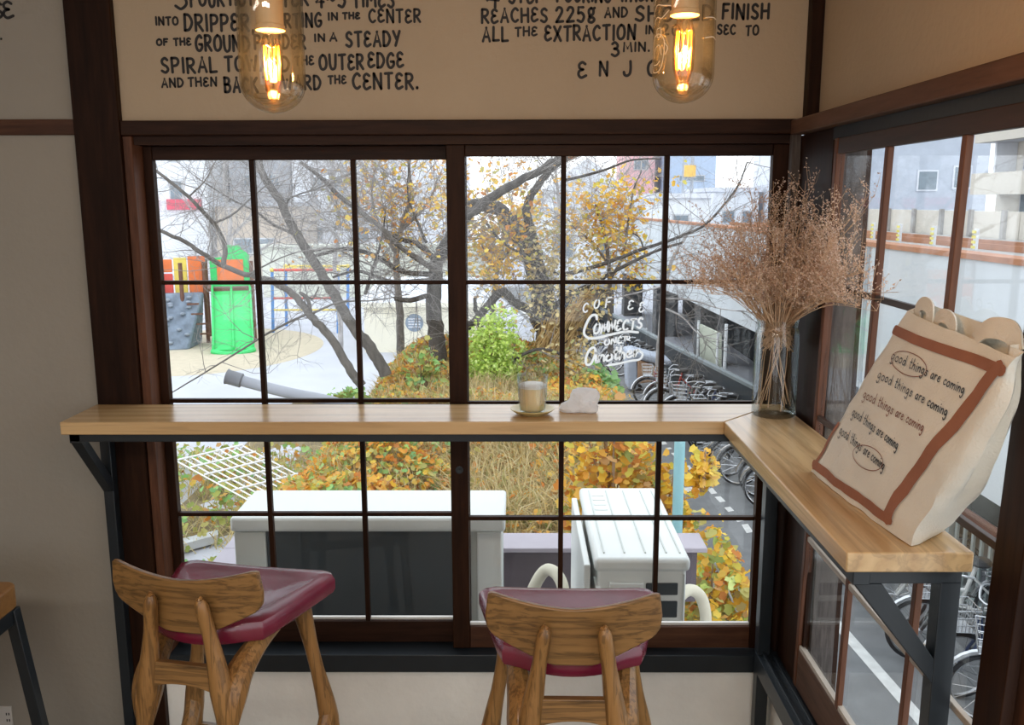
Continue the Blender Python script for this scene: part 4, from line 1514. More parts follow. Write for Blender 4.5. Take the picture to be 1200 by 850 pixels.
# ---------------------------------------------------------------- bank with autumn plants
def bank_z(x, y):
    left = -3.6 - .12 * max(0, 9 - y)
    right = min(road_x(y) - 1.55, 1.9)
    f = min(1, max(0, (x - left) / 1.6)) * min(1, max(0, (right + .5 - x) / 1.1)) * min(1, max(0, (y - 4.0) / 1.8)) * min(1, max(0, (18.5 - y) / 4))
    f = f * f * (3 - 2 * f)
    top = 1.70 + .10 * math.sin(y * .9) + .016 * (y - 6) ** 1.3 * (y > 6 and 1 or 0)
    return GZ + f * (top if not isinstance(top, complex) else 1.7) + .12 * noise.noise(Vector((x * .8, y * .8, 3)))


gm = MB()
nx, ny = 46, 60
vs = []
for j in range(ny + 1):
    for i in range(nx + 1):
        x, y = -5.6 + 8.4 * i / nx, 3.2 + 16 * j / ny
        z = bank_z(x, y)
        vs.append((x, y, max(z, GZ - .05)))
gm.add(vs, [(j * (nx + 1) + i, j * (nx + 1) + i + 1, (j + 1) * (nx + 1) + i + 1, (j + 1) * (nx + 1) + i) for j in range(ny) for i in range(nx)])
struct(gm.build('planted_bank', EARTH), 'earth bank under the autumn creepers outside the window', 'ground')

ORANGE = [(0.75, 0.36, 0.06), (0.66, 0.26, 0.05), (0.80, 0.46, 0.09), (0.55, 0.22, 0.06), (0.72, 0.42, 0.12), (0.45, 0.42, 0.10), (0.58, 0.34, 0.14), (0.80, 0.55, 0.12)]
YELLOW = [(0.86, 0.58, 0.07), (0.80, 0.48, 0.05), (0.88, 0.66, 0.12), (0.72, 0.40, 0.05), (0.62, 0.54, 0.10), (0.84, 0.52, 0.10)]
OLIVE = [(0.42, 0.44, 0.12), (0.34, 0.42, 0.12), (0.50, 0.46, 0.16), (0.30, 0.36, 0.10), (0.56, 0.52, 0.18), (0.42, 0.32, 0.12)]
GREEN = [(0.28, 0.52, 0.17), (0.36, 0.60, 0.20), (0.24, 0.46, 0.18), (0.42, 0.64, 0.24), (0.33, 0.52, 0.24)]
LIME = [(0.58, 0.74, 0.16), (0.66, 0.78, 0.22), (0.50, 0.68, 0.16), (0.70, 0.80, 0.32), (0.46, 0.62, 0.16)]
STRAW = [(0.62, 0.50, 0.27), (0.52, 0.41, 0.2), (0.70, 0.60, 0.36), (0.46, 0.34, 0.16), (0.66, 0.52, 0.24), (0.40, 0.38, 0.16)]
L_OR, L_YE, L_OL, L_GR, L_LI, L_ST = [leafmat('leaves_' + n_, c) for n_, c in (('orange', ORANGE), ('yellow', YELLOW), ('olive', OLIVE), ('green', GREEN), ('lime', LIME), ('straw', STRAW))]


def leaf(mb, c, s, rg, flat=0.5):
    """a five-pointed creeper leaf, a little folded"""
    nrm = Vector((rg.uniform(-1, 1), rg.uniform(-1.2, .6), rg.uniform(-.2, 1) + flat)).normalized()
    a = nrm.orthogonal().normalized()
    b = nrm.cross(a)
    th = rg.uniform(0, 6.28)
    u = a * math.cos(th) + b * math.sin(th)
    w = nrm.cross(u)
    pts = [c - u * s * .55, c + w * s * .42 - u * s * .2 + nrm * s * .12, c + w * s * .30 + u * s * .12, c + w * s * .36 + u * s * .42 + nrm * s * .1, c + u * s * .62 - nrm * s * .05,
           c - w * s * .36 + u * s * .42 + nrm * s * .1, c - w * s * .30 + u * s * .12, c - w * s * .42 - u * s * .2 + nrm * s * .12]
    mb.add(pts, [(0, 1, 2, 4), (2, 3, 4), (0, 4, 6, 7), (4, 5, 6)])


def blade(mb, c, h, rg, w=.008):
    d = Vector((rg.gauss(0, .55), rg.gauss(0, .55), 1)).normalized()
    s = Vector((rg.uniform(-1, 1), rg.uniform(-1, 1), 0)).normalized() * w
    m_ = c + d * h * .6
    t_ = c + d * h + Vector((d.x, d.y, -.5)) * h * .35
    mb.add([c - s, c + s, m_ + s * .7, m_ - s * .7, t_], [(0, 1, 2, 3), (3, 2, 4)])


rg = random.Random(5)
mor, mye, mol, mgr, mst = MB(), MB(), MB(), MB(), MB()
cnt = 0
while cnt < 30000:
    x, y = rg.uniform(-4.6, 2.4), 4.4 + 11.5 * rg.random() ** 1.15
    z = bank_z(x, y)
    if z < GZ + .12 or (z < GZ + .5 and rg.random() < .6):
        continue
    cnt += 1
    n1 = noise.noise(Vector((x * .55, y * .55, 1)))
    n2 = noise.noise(Vector((x * 1.3, y * 1.3, 7)))
    hz = z + abs(noise.noise(Vector((x * .9, y * .9, 4)))) * .5 + rg.uniform(0, .16)
    p = Vector((x, y, hz))
    xs = x / (y + 2.6)          # how far to the side
    sz = rg.uniform(.055, .098)
    if -.075 < xs < .115 and y < 10.2 + n1 * 3:
        blade(mst, Vector((x, y, z)), rg.uniform(.35, .75), rg, .010)
        blade(mst, Vector((x + .05, y, z)), rg.uniform(.3, .7), rg, .009)
        if rg.random() < .16:
            leaf(mol, p, sz, rg)
        if rg.random() < .14 + .2 * (n2 > 0):
            leaf(mor, p + Vector((0, 0, .1)), sz, rg)
    elif xs >= .095:
        leaf(mye if rg.random() < .66 else mor, p, sz, rg)
        if rg.random() < .5:
            blade(mst, Vector((x, y, z)), rg.uniform(.3, .6), rg)
    else:
        q = rg.random() + n2 * .5
        leaf(mor if q < .60 else mye if q < .72 else mol if q < .95 else mgr, p, sz, rg)
        if rg.random() < .45 + .3 * n1:
            blade(mst, Vector((x, y, z)), rg.uniform(.25, .55), rg, .009)
for k in range(5200):    # grass and weeds at the foot of the bank on the left
    x, y = rg.uniform(-7.6, -3.0), rg.uniform(5.5, 14.0)
    if noise.noise(Vector((x * .5, y * .5, 9))) < -.12:
        continue
    z = max(GZ, bank_z(x, y))
    q = rg.random()
    if q < .55:
        blade(mst, Vector((x, y, z)), rg.uniform(.25, .7), rg, .011)
    elif q < .8:
        leaf(mol, Vector((x, y, z + rg.uniform(.05, .45))), rg.uniform(.08, .14), rg)
    elif q < .9:
        leaf(mgr, Vector((x, y, z + rg.uniform(.05, .5))), rg.uniform(.08, .15), rg)
    else:
        leaf(mor, Vector((x, y, z + rg.uniform(.05, .5))), rg.uniform(.08, .14), rg)
for k in range(1500):
    x, y = rg.uniform(-4.9, -3.4), rg.uniform(4.4, 8.5)
    leaf(mgr if rg.random() < .6 else mol, Vector((x, y, max(GZ, bank_z(x, y)) + rg.uniform(.05, .3))), rg.uniform(.07, .13), rg)
tag(mor.build('orange_creeper', L_OR), 'orange autumn creeper leaves over the bank outside', 'creeper', kind='stuff')
tag(mye.build('yellow_creeper', L_YE), 'yellow autumn leaves over the bank near the lane', 'creeper', kind='stuff')
tag(mol.build('olive_leaves', L_OL), 'olive green leaves mixed into the autumn creeper', 'creeper', kind='stuff')
tag(mgr.build('green_weeds', L_GR), 'fresh green weeds low at the foot of the bank', 'weeds', kind='stuff')
tag(mst.build('dry_grass', L_ST), 'dry straw coloured grass on the bank behind the roof', 'grass', kind='stuff')


def bush(name, label, cat, c, rx, ry, rz, n_, mats, size, rgseed, stems_mat=TWIGBROWN, drape=0.0):
    rg_ = random.Random(rgseed)
    b = thing(name, label, cat, c)
    sm = MB()
    for k in range(14):
        a = rg_.uniform(0, 6.28)
        e = Vector((rx * .8 * math.cos(a) * rg_.random(), ry * .8 * math.sin(a) * rg_.random(), rz * rg_.uniform(.5, 1)))
        sm.tube(spline([(e.x * .1, e.y * .1, 0), (e.x * .4, e.y * .4, e.z * .6), e], 4), [.014, .012, .011, .010, .009, .008, .007, .006, .005][:9], 5, cap=False)
    sm.build('stems', stems_mat, b, local=True)
    mbs = [MB() for _ in mats]
    for k in range(n_):
        v = Vector((rg_.gauss(0, 1), rg_.gauss(0, 1), rg_.gauss(0, 1))).normalized() * (rg_.random() ** .4)
        bump_ = 1 + .35 * noise.noise(v * 2.2 + Vector((rgseed, 0, 0)))
        p = Vector((v.x * rx * bump_, v.y * ry * bump_, (v.z * .5 + .5) * rz * bump_ - drape * max(0, v.length - .5)))
        i = min(len(mats) - 1, int((noise.noise(p * 2 / max(rx, .3)) * .7 + rg_.random() * .9) * len(mats) * .8)) if len(mats) > 1 else 0
        leaf(mbs[max(0, i)], p, rg_.uniform(size * .7, size * 1.25), rg_)
    for mb, m_ in zip(mbs, mats):
        if mb.v:
            mb.build('leaves', m_, b, local=True)
    return b


bush('lime_bush', 'bright lime green bush between the trunks behind the coffee glass', 'bush', (-0.42, 12.2, -1.85), .50, .5, 1.55, 4200, [L_LI], .06, 3)
bush('green_vine_shrub', 'green leafed shrub growing up at the left of the centre stile', 'bush', (-1.55, 11.8, -1.75), .38, .35, 1.0, 200, [L_OL, L_GR], .10, 8)
bush('green_vine_shrub', 'small green shrub at the lane side of the bank', 'bush', (1.42, 12.2, -1.95), .35, .35, .8, 260, [L_GR], .13, 9)
bush('green_vine_shrub', 'pale green shrub at the foot of the leaning grey tree', 'bush', (-2.75, 11.5, -1.95), .38, .35, .55, 260, [L_GR, L_OL], .11, 10)
nb = bush('yellow_vine', 'yellow green climbing vine beside the end-on unit by the right stile', 'vine', (1.0, 1.72, -1.25), .27, .34, 1.12, 2300, [L_YE, L_OL, L_OR, L_LI], .05, 12, drape=.1)
bush('yellow_vine', 'yellow and orange vine wrapped round the teal pole', 'vine', (0.95, 3.05, -1.2), .26, .2, 1.12, 800, [L_YE, L_OR], .062, 14)
bush('yellow_vine', 'dangling yellow vine beside the parked bicycles under the counter', 'vine', (1.26, 3.2, -.38), .11, .10, .30, 120, [L_YE], .062, 15)
bush('yellow_vine', 'orange vine at the left of the end-on unit lid', 'vine', (0.62, 3.0, -.9), .34, .2, 1.12, 900, [L_YE, L_OR, L_OL], .062, 16)

tp = thing('teal_pole', 'pale teal pole rising among yellow leaves behind the end-on unit', 'pole', (1.005, 2.72, GZ))
MB().tube([(1.005, 2.72, GZ), (1.005, 2.72, .25)], .034, 16).build('shaft', M('teal_paint', (0.30, 0.56, 0.60), 0.6, var=0.08, scale=6), tp)
MB().tube([(1.005, 2.72, .2505), (1.005, 2.72, .275)], .037, 16).build('cap', M('teal_cap', (0.34, 0.58, 0.6), 0.6), tp)
tag(MB().tube([at(834, 652, Y=1.72), at(852, 690, Y=1.64), at(869, 728, Y=1.59)], .006, 6).build('guy_wire', M('blue_white_wire', (0.52, 0.60, 0.72), 0.5)), 'blue white stay wire slanting before the yellow vine', 'wire')

PVC = M('grey_plastic_pipe', (0.27, 0.28, 0.31), 0.5, var=0.06)
pp = thing('grey_pipe', 'grey pipe with a flared collar lying aslant behind the left sash', 'pipe', tuple(at(470, 497, Y=5.6)))
ppts = [at(268, 442, Y=6), at(300, 451, Y=6), at(340, 461, Y=5.9), at(385, 470, Y=5.8), at(425, 482, Y=5.7), at(448, 491, Y=5.65)]
MB().tube(spline(ppts, 5), .055, 16).build('pipe_run', PVC, pp)
d_ = (ppts[0] - ppts[1]).normalized()
MB().tube([ppts[0] - d_ * .14, ppts[0] - d_ * .13, ppts[0], ppts[0] + d_ * .02, ppts[0] + d_ * .021], [.056, .072, .072, .08, .05], 18).build('collar', M('dark_grey_plastic', (0.15, 0.155, 0.17), 0.5), pp)

# fallen white lattice
lt = thing('garden_lattice', 'white wire lattice panel lying tilted in the weeds left of the unit', 'lattice', tuple(at(260, 565, Y=9.2)))
A_, B_, C_ = at(206, 540, Y=9.6), at(292, 587, Y=8.6), at(283, 522, Y=10.0)
D_ = B_ + (C_ - A_) * .95
WLAT = M('white_lattice', (0.80, 0.80, 0.80), 0.5, var=0.04)
wl = MB()
for k in range(10):
    t = k / 9
    wl.tube([A_.lerp(C_, t), B_.lerp(D_, t)], .011, 6)
wl.build('long_wires', WLAT, lt)
wl = MB()
for k in range(6):
    t = .02 + k / 5 * .96
    wl.tube([A_.lerp(B_, t) + Vector((0, 0, .02)), C_.lerp(D_, t) + Vector((0, 0, .02))], .014, 6)
wl.build('cross_wires', WLAT, lt)
tag(MB().prism([at(212, 641, Z=-3.36), at(256, 630, Z=-3.36), at(256, 636, Z=-3.36), at(212, 648, Z=-3.36)], (0, 0, .12)).build('kerb_stone', CONC), 'short pale kerb in the grass at the lower left pane', 'kerb')


# ---------------------------------------------------------------- trees
def P(x, y, Y):
    return at(x, y, Y=Y)


def grow(mb, p, d, ln_, r, rg_, depth, seg=4, droop=0.0):
    pts = [p.copy()]
    dd = d.normalized()
    for k in range(seg):
        dd = (dd + Vector((rg_.gauss(0, .20), rg_.gauss(0, .20), rg_.gauss(0.02, .18) - droop))).normalized()
        pts.append(pts[-1] + dd * ln_ / seg)
    mb.tube(pts, lerp_list(r, r * .35, len(pts)), 5 if r > .012 else 4, cap=False)
    if depth > 0:
        for k in range(rg_.randint(3, 5)):
            t = rg_.uniform(.2, 1)
            i = min(seg - 1, int(t * seg))
            q = pts[i].lerp(pts[i + 1], t * seg - i)
            sd = (dd + Vector((rg_.gauss(0, .8), rg_.gauss(0, .6), rg_.gauss(0.1, .7)))).normalized()
            grow(mb, q, sd, ln_ * rg_.uniform(.4, .7), r * .5, rg_, depth - 1, 3, droop)
    return pts


def tree(name, label, limbs, twigs, seed, bark, twigmat, leaves=None, base=None, twig_len=1.1, twig_r=.012, depth=2, droop=0.0, maxx=None):
    rg_ = random.Random(seed)
    b = base or limbs[0][0][0]
    t = thing(name, label, 'tree', tuple(b))
    tips = []
    allp = []
    for i, (pts, r0, r1) in enumerate(limbs):
        sp = spline(pts, 6)
        sp = [sp[0]] + [q + Vector((rg_.gauss(0, r0 * .08), rg_.gauss(0, r0 * .08), rg_.gauss(0, r0 * .08))) for q in sp[1:]]
        mb = MB().tube(sp, lerp_list(r0, r1, len(sp)), 10 if r0 > .06 else 7)
        mb.build('trunk' if i == 0 else 'branch', bark, t)
        allp += [(sp[k], sp[min(k + 1, len(sp) - 1)] - sp[max(0, k - 1)], r0) for k in range(2 if i else len(sp) // 3, len(sp))]
    mb = MB()
    for k in range(twigs):
        p, d, r0 = rg_.choice(allp)
        sd = (d.normalized() * .5 + Vector((rg_.gauss(0, .8), rg_.gauss(0, .5), rg_.gauss(.25, .7)))).normalized()
        pts = grow(mb, p, sd, twig_len * rg_.uniform(.5, 1.3), twig_r, rg_, depth, 4, droop)
        tips += pts[1:]
    mb.build('twigs', twigmat, t)
    if leaves:
        for m_, n_, size, sel in leaves:
            mb = MB()
            cand = [q for q in tips if sel is None or sel(q)]
            if not cand:
                continue
            for k in range(n_):
                q = rg_.choice(cand)
                leaf(mb, q + Vector((rg_.gauss(0, .14), rg_.gauss(0, .16), rg_.gauss(-.02, .14))), rg_.uniform(size * .7, size * 1.3), rg_)
            mb.build('leaves', m_, t)
    return t


Y1 = 11.5
g1 = P(432, 445, 11.6)
g1.z = bank_z(g1.x, g1.y) - .1
tree('bare_tree', 'bare grey tree leaning left from the bank across the left sash', [
    ([P(424, 452, Y1), P(411, 435, Y1), P(388, 397, Y1), P(364, 370, Y1), P(347, 348, Y1), P(318, 330, Y1 - .2), P(300, 325, Y1 - .3), P(262, 312, Y1 - .5), P(224, 288, Y1 - .8), P(180, 266, Y1 - 1)], .078, .026),
    ([P(262, 312, Y1 - .5), P(263, 286, Y1 - .5), P(250, 262, Y1 - .6), P(220, 230, Y1 - .8), P(178, 196, Y1 - 1)], .042, .022),
    ([P(250, 262, Y1 - .6), P(272, 252, Y1 - .6), P(290, 236, Y1 - .5), P(318, 212, Y1 - .4)], .02, .008),
    ([P(364, 368, Y1), P(361, 352, Y1), P(352, 343, Y1), P(366, 350, Y1 + .1), P(374, 336, Y1 + .2)], .035, .012),
    ([P(360, 368, Y1), P(338, 378, Y1 - .1), P(312, 392, Y1 - .3), P(280, 412, Y1 - .6), P(248, 432, Y1 - .9), P(202, 460, Y1 - 1.2)], .022, .010),
    ([P(366, 368, Y1), P(378, 362, Y1), P(400, 354, Y1 + .1), P(440, 352, Y1 + .2), P(480, 345, Y1 + .3)], .022, .008),
    ([P(290, 322, Y1 - .4), P(330, 302, Y1 - .3), P(362, 292, Y1 - .2)], .014, .007),
    ([P(222, 230, Y1 - .8), P(240, 212, Y1 - .8), P(252, 190, Y1 - .8)], .014, .006),
], 80, 21, BARK, NEARTWIG, twig_len=.9, twig_r=.007, depth=2, droop=.02)
Y2 = 12.6
tree('bare_tree', 'thick bare grey trunk slanting up to the left behind the second pane column', [
    ([P(452, 440, Y2), P(437, 411, Y2), P(414, 384, Y2), P(391, 345, Y2), P(367, 305, Y2), P(345, 270, Y2), P(330, 240, Y2), P(312, 212, Y2), P(296, 182, Y2), P(285, 150, Y2)], .11, .05),
    ([P(312, 212, Y2), P(306, 196, Y2), P(305, 170, Y2)], .05, .035),
    ([P(338, 256, Y2), P(337, 236, Y2), P(350, 228, Y2), P(372, 221, Y2 + .1), P(415, 202, Y2 + .2)], .022, .008),
    ([P(345, 275, Y2), P(318, 262, Y2), P(300, 248, Y2 - .1), P(268, 232, Y2 - .3), P(230, 208, Y2 - .5)], .024, .008),
    ([P(360, 295, Y2), P(392, 292, Y2), P(420, 305, Y2 + .2), P(450, 318, Y2 + .3)], .02, .009),
    ([P(352, 190, Y2 + .3), P(378, 210, Y2 + .3), P(400, 232, Y2 + .3), P(440, 262, Y2 + .3), P(470, 290, Y2 + .5), P(512, 318, Y2 + .8)], .03, .055),
], 120, 22, BARK, NEARTWIG, twig_len=1.2, twig_r=.007, depth=2)
Y3 = 13.6
tree('gnarled_tree', 'old dark tree with spreading limbs beside the centre stile', [
    ([P(512, 440, Y3), P(513, 405, Y3), P(508, 360, Y3), P(510, 325, Y3), P(516, 300, Y3), P(526, 280, Y3), P(552, 250, Y3), P(598, 218, Y3 - .1), P(640, 196, Y3 - .2), P(668, 170, Y3 - .2)], .17, .05),
    ([P(514, 310, Y3), P(492, 288, Y3), P(468, 280, Y3), P(440, 262, Y3), P(415, 240, Y3)], .06, .03),
    ([P(508, 322, Y3), P(470, 318, Y3 - .2), P(440, 300, Y3 - .3), P(405, 292, Y3 - .4), P(370, 300, Y3 - .5)], .055, .028),
    ([P(510, 328, Y3), P(460, 330, Y3 - .2), P(420, 318, Y3 - .2), P(390, 325, Y3 - .4)], .045, .02),
    ([P(505, 345, Y3), P(480, 352, Y3 - .3), P(462, 350, Y3 - .4)], .05, .045),
    ([P(500, 285, Y3), P(490, 262, Y3), P(478, 230, Y3), P(480, 190, Y3)], .03, .01),
    ([P(428, 345, Y3 - .5), P(436, 318, Y3 - .5), P(446, 285, Y3 - .5), P(452, 250, Y3 - .5)], .035, .012),
], 150, 23, BARKDARK, NEARTWIG, twig_len=1.4, twig_r=.0075, depth=2,
     leaves=[(L_YE, 96, 0.089, lambda q: q.z > .7 and q.x < -1.2 and q.x > -3.2), (L_OR, 176, 0.081, lambda q: q.z > .5 and q.x < -1.0)])
Y4 = 14.2
tree('gnarled_tree', 'thick dark trunk curving down behind the coffee glass with vines on it', [
    ([P(648, 455, Y4), P(646, 420, Y4), P(640, 385, Y4), P(636, 350, Y4), P(628, 315, Y4), P(618, 290, Y4), P(600, 262, Y4), P(580, 244, Y4), P(556, 240, Y4), P(540, 246, Y4)], .30, .07),
    ([P(628, 300, Y4), P(622, 270, Y4), P(618, 240, Y4), P(640, 205, Y4), P(672, 182, Y4), P(735, 168, Y4)], .10, .04),
    ([P(645, 400, Y4 - .2), P(624, 366, Y4 - .3), P(604, 356, Y4 - .4), P(588, 342, Y4 - .5), P(566, 366, Y4 - .6), P(544, 388, Y4 - .6)], .085, .07),
    ([P(640, 375, Y4 - .2), P(660, 350, Y4 - .2), P(690, 335, Y4 - .3), P(720, 318, Y4 - .4), P(760, 298, Y4 - .5), P(800, 284, Y4 - .6)], .06, .02),
    ([P(660, 322, Y4), P(700, 312, Y4 - .2), P(745, 295, Y4 - .3), P(790, 280, Y4 - .5), P(828, 262, Y4 - .6), P(862, 222, Y4 - .7), P(876, 190, Y4 - .8)], .045, .012),
    ([P(570, 262, Y4 - .5), P(590, 285, Y4 - .5), P(620, 302, Y4 - .5), P(655, 322, Y4 - .5)], .025, .02),
    ([P(650, 425, Y4 - .4), P(664, 395, Y4 - .5), P(672, 386, Y4 - .5), P(700, 390, Y4 - .5)], .07, .03),
    ([P(660, 212, Y4 - .2), P(700, 202, Y4 - .3), P(740, 188, Y4 - .4), P(775, 186, Y4 - .4)], .03, .012),
    ([P(596, 432, Y4 - 2), P(606, 420, Y4 - 2), P(628, 410, Y4 - 2), P(650, 412, Y4 - 2), P(668, 424, Y4 - 2)], .035, .02),
    ([P(572, 412, Y4 - 1), P(566, 392, Y4 - 1), P(560, 375, Y4 - 1), P(556, 350, Y4 - 1)], .09, .03),
], 150, 24, BARKDARK, NEARTWIG, twig_len=1.3, twig_r=.0075, depth=2,
     leaves=[(L_YE, 416, 0.096, lambda q: q.x < .15 and q.z > .2 and q.z < 2.0), (L_OR, 256, 0.089, lambda q: q.z > 1.0 and q.x < .5), (L_ST, 1120, 0.074, lambda q: q.z < 1.2 and q.x > .2 and q.x < 1.6)])
Y5 = 15.5
tree('yellow_tree', 'slender tree with yellow orange leaves behind the right sash', [
    ([P(716, 420, Y5), P(715, 372, Y5), P(714, 320, Y5), P(711, 290, Y5), P(706, 265, Y5), P(698, 240, Y5)], .06, .025),
    ([P(714, 330, Y5), P(730, 300, Y5), P(735, 270, Y5), P(742, 225, Y5), P(752, 200, Y5)], .035, .012),
    ([P(712, 310, Y5), P(695, 285, Y5), P(676, 270, Y5), P(664, 255, Y5)], .03, .012),
    ([P(756, 300, Y5), P(750, 280, Y5), P(738, 272, Y5), P(722, 270, Y5)], .02, .01),
], 60, 25, BARK, TWIG, twig_len=.95, twig_r=.008, depth=1,
     leaves=[(L_YE, 992, 0.096, lambda q: q.z < 2.1), (L_OR, 272, 0.089, lambda q: q.z < 1.9)])
tree('yellow_tree', 'yellow leaved young tree between the two dark trunks', [
    ([P(575, 400, 16), P(578, 350, 16), P(584, 310, 16), P(590, 280, 16), P(586, 255, 16)], .06, .02),
    ([P(582, 320, 16), P(570, 300, 16), P(562, 280, 16)], .03, .012),
    ([P(584, 310, 16), P(600, 290, 16), P(606, 275, 16)], .03, .012),
], 30, 26, BARK, TWIG, twig_len=.8, twig_r=.008, depth=1, leaves=[(L_YE, 768, 0.104, None), (L_OR, 176, 0.096, None)])
tree('yellow_tree', 'tree with sparse orange leaves beyond the gnarled limbs on the left sash', [
    ([P(470, 420, 18), P(468, 360, 18), P(464, 310, 18), P(470, 270, 18), P(480, 230, 18), P(478, 180, 18)], .10, .03),
    ([P(466, 300, 18), P(445, 265, 18), P(436, 230, 18), P(440, 190, 18)], .05, .015),
    ([P(470, 270, 18), P(500, 240, 18), P(515, 205, 18)], .05, .015),
], 55, 27, BARK, TWIGBROWN, twig_len=1.3, twig_r=.010, depth=1, leaves=[(L_YE, 208, 0.126, lambda q: q.z > .4), (L_OR, 272, 0.118, lambda q: q.z > .2)])
tree('bare_tree', 'pale leafless tree with many fine twigs before the grey tower', [
    ([P(262, 420, 34), P(262, 360, 34), P(264, 310, 34), P(270, 260, 34), P(262, 215, 34), P(266, 170, 34)], .13, .04),
    ([P(265, 310, 34), P(240, 270, 34), P(215, 230, 34)], .05, .015),
    ([P(268, 280, 34), P(300, 245, 34), P(330, 200, 34)], .05, .015),
    ([P(264, 320, 34), P(310, 290, 34), P(370, 260, 34), P(400, 215, 34)], .05, .015),
], 70, 28, TWIG, TWIG, twig_len=2.8, twig_r=.018, depth=2)
tree('bare_tree', 'leafless tree of fine pale twigs between the slanting trunk and the centre stile', [
    ([P(400, 420, 26), P(398, 360, 26), P(392, 310, 26), P(398, 260, 26), P(390, 210, 26), P(394, 160, 26)], .09, .03),
    ([P(394, 310, 26), P(420, 270, 26), P(446, 225, 26), P(452, 180, 26)], .05, .015),
    ([P(396, 280, 26), P(370, 245, 26), P(350, 200, 26)], .05, .015),
], 55, 38, TWIG, TWIG, twig_len=2.2, twig_r=.014, depth=2)
tree('bare_tree', 'leafless tree of fine pale twigs behind the yellow trees of the right sash', [
    ([P(640, 420, 22), P(642, 360, 22), P(650, 300, 22), P(655, 250, 22), P(650, 190, 22)], .09, .03),
    ([P(648, 310, 22), P(615, 270, 22), P(590, 215, 22)], .05, .015),
    ([P(652, 280, 22), P(700, 245, 22), P(735, 200, 22)], .05, .015),
], 95, 39, TWIG, TWIG, twig_len=2.0, twig_r=.012, depth=2)
tree('bare_tree', 'leafless tree with drooping pale twigs before the lane on the right sash', [
    ([P(772, 430, 17), P(775, 380, 17), P(778, 340, 17), P(790, 300, 17), P(812, 265, 17)], .08, .025),
    ([P(776, 360, 17), P(800, 372, 16.5), P(820, 392, 16), P(850, 400, 15.6)], .025, .008),
    ([P(776, 350, 17), P(810, 352, 16.5), P(845, 362, 16), P(880, 366, 15.6)], .025, .008),
    ([P(778, 335, 17), P(740, 345, 16.5), P(705, 352, 16)], .025, .008),
], 40, 29, TWIG, NEARTWIG, twig_len=1.0, twig_r=.009, depth=2, droop=.04)

# dry hanging vines on the curving trunk
vm = MB()
rg = random.Random(77)
for k in range(170):
    t = rg.random()
    a = P(640 + 60 * t + rg.uniform(-10, 10), 385 - 45 * t + rg.uniform(-10, 10), Y4 - .45 + rg.uniform(-.2, .2))
    b = P(622 + 50 * t + rg.uniform(-14, 14), 430 - 35 * t + rg.uniform(-14, 20), Y4 - .5 + rg.uniform(-.2, .2))
    vm.tube(spline([a, a.lerp(b, .5) + Vector((rg.gauss(0, .08), 0, rg.gauss(0, .08))), b], 3), .010, 4, cap=False)
tag(vm.build('dry_vines', M('dry_vine', (0.50, 0.34, 0.15), 0.9, var=0.35, scale=4)), 'tangle of dry tan vines hanging on the curving trunk', 'vines', kind='stuff')

# ---------------------------------------------------------------- playground
GREENPL = M('green_slide_plastic', (0.05, 0.62, 0.17), 0.45, var=0.06)
ORANGEPL = M('orange_panel', (0.80, 0.19, 0.05), 0.5, var=0.06)
YELLOWPL = M('yellow_paint', (0.80, 0.62, 0.12), 0.5, var=0.05)
BLUEPL = M('blue_paint', (0.10, 0.28, 0.66), 0.5, var=0.05)
REDPL = M('red_paint', (0.72, 0.09, 0.07), 0.5, var=0.05)
BROWNPOST = M('brown_post', (0.16, 0.07, 0.045), 0.6)
GREYBLUE = M('grey_blue_climbing_wall', (0.19, 0.235, 0.30), 0.7, var=0.3, scale=4, bump=0.5)
ps = thing('play_structure', 'playground tower with double green slide, orange panels and grey climbing wall', 'playground', (-10.2, 27.5, GZ))
sl0 = [(-9.95, 26.0, GZ + .16), (-9.95, 26.6, GZ + .30), (-9.95, 28.3, GZ + 1.75), (-9.95, 28.9, GZ + 1.95)]
wS = 1.36
sm = MB()
for (xa, ya, za), (xb, yb, zb) in zip(sl0[:-1], sl0[1:]):
    sm.hexa([(xa, ya, za - .05), (xa + wS, ya, za - .05), (xb + wS, yb, zb - .05), (xb, yb, zb - .05)], [(xa, ya, za), (xa + wS, ya, za), (xb + wS, yb, zb), (xb, yb, zb)])
sm.build('slide_chute', GREENPL, ps)
for off in (0, .64, 1.28):
    w_ = MB()
    for (xa, ya, za), (xb, yb, zb) in zip(sl0[:-1], sl0[1:]):
        hh = .17 if off != .64 else .10
        w_.hexa([(xa + off, ya, za), (xa + off + .08, ya, za), (xb + off + .08, yb, zb), (xb + off, yb, zb)], [(xa + off, ya, za + hh), (xa + off + .08, ya, za + hh), (xb + off + .08, yb, zb + hh), (xb + off, yb, zb + hh)])
    w_.build('slide_rim', GREENPL, ps, bevel=.03)
MB().tube(spline([(-9.95, 26.05, GZ + .12), (-9.6, 25.85, GZ + .05), (-9.27, 25.8, GZ + .04), (-8.9, 25.85, GZ + .05), (-8.6, 26.05, GZ + .12)], 5), .09, 8).build('slide_rim', GREENPL, ps)
MB().box(-10.1, 28.6, GZ + 1.85, -8.5, 30.2, GZ + 1.95).build('platform', BROWNPOST, ps)
MB().prism([(-9.95, 28.75, GZ + 2.0), (-8.6, 28.75, GZ + 2.0), (-8.6, 28.75, GZ + 3.1), (-8.95, 28.75, GZ + 3.45), (-9.35, 28.75, GZ + 3.45), (-9.5, 28.75, GZ + 3.05), (-9.95, 28.75, GZ + 3.0)], (0, .08, 0)).build('slide_arch', GREENPL, ps)
MB().box(-9.72, 28.72, GZ + 2.15, -8.82, 28.749, GZ + 2.95).build('arch_panel', ORANGEPL, ps)
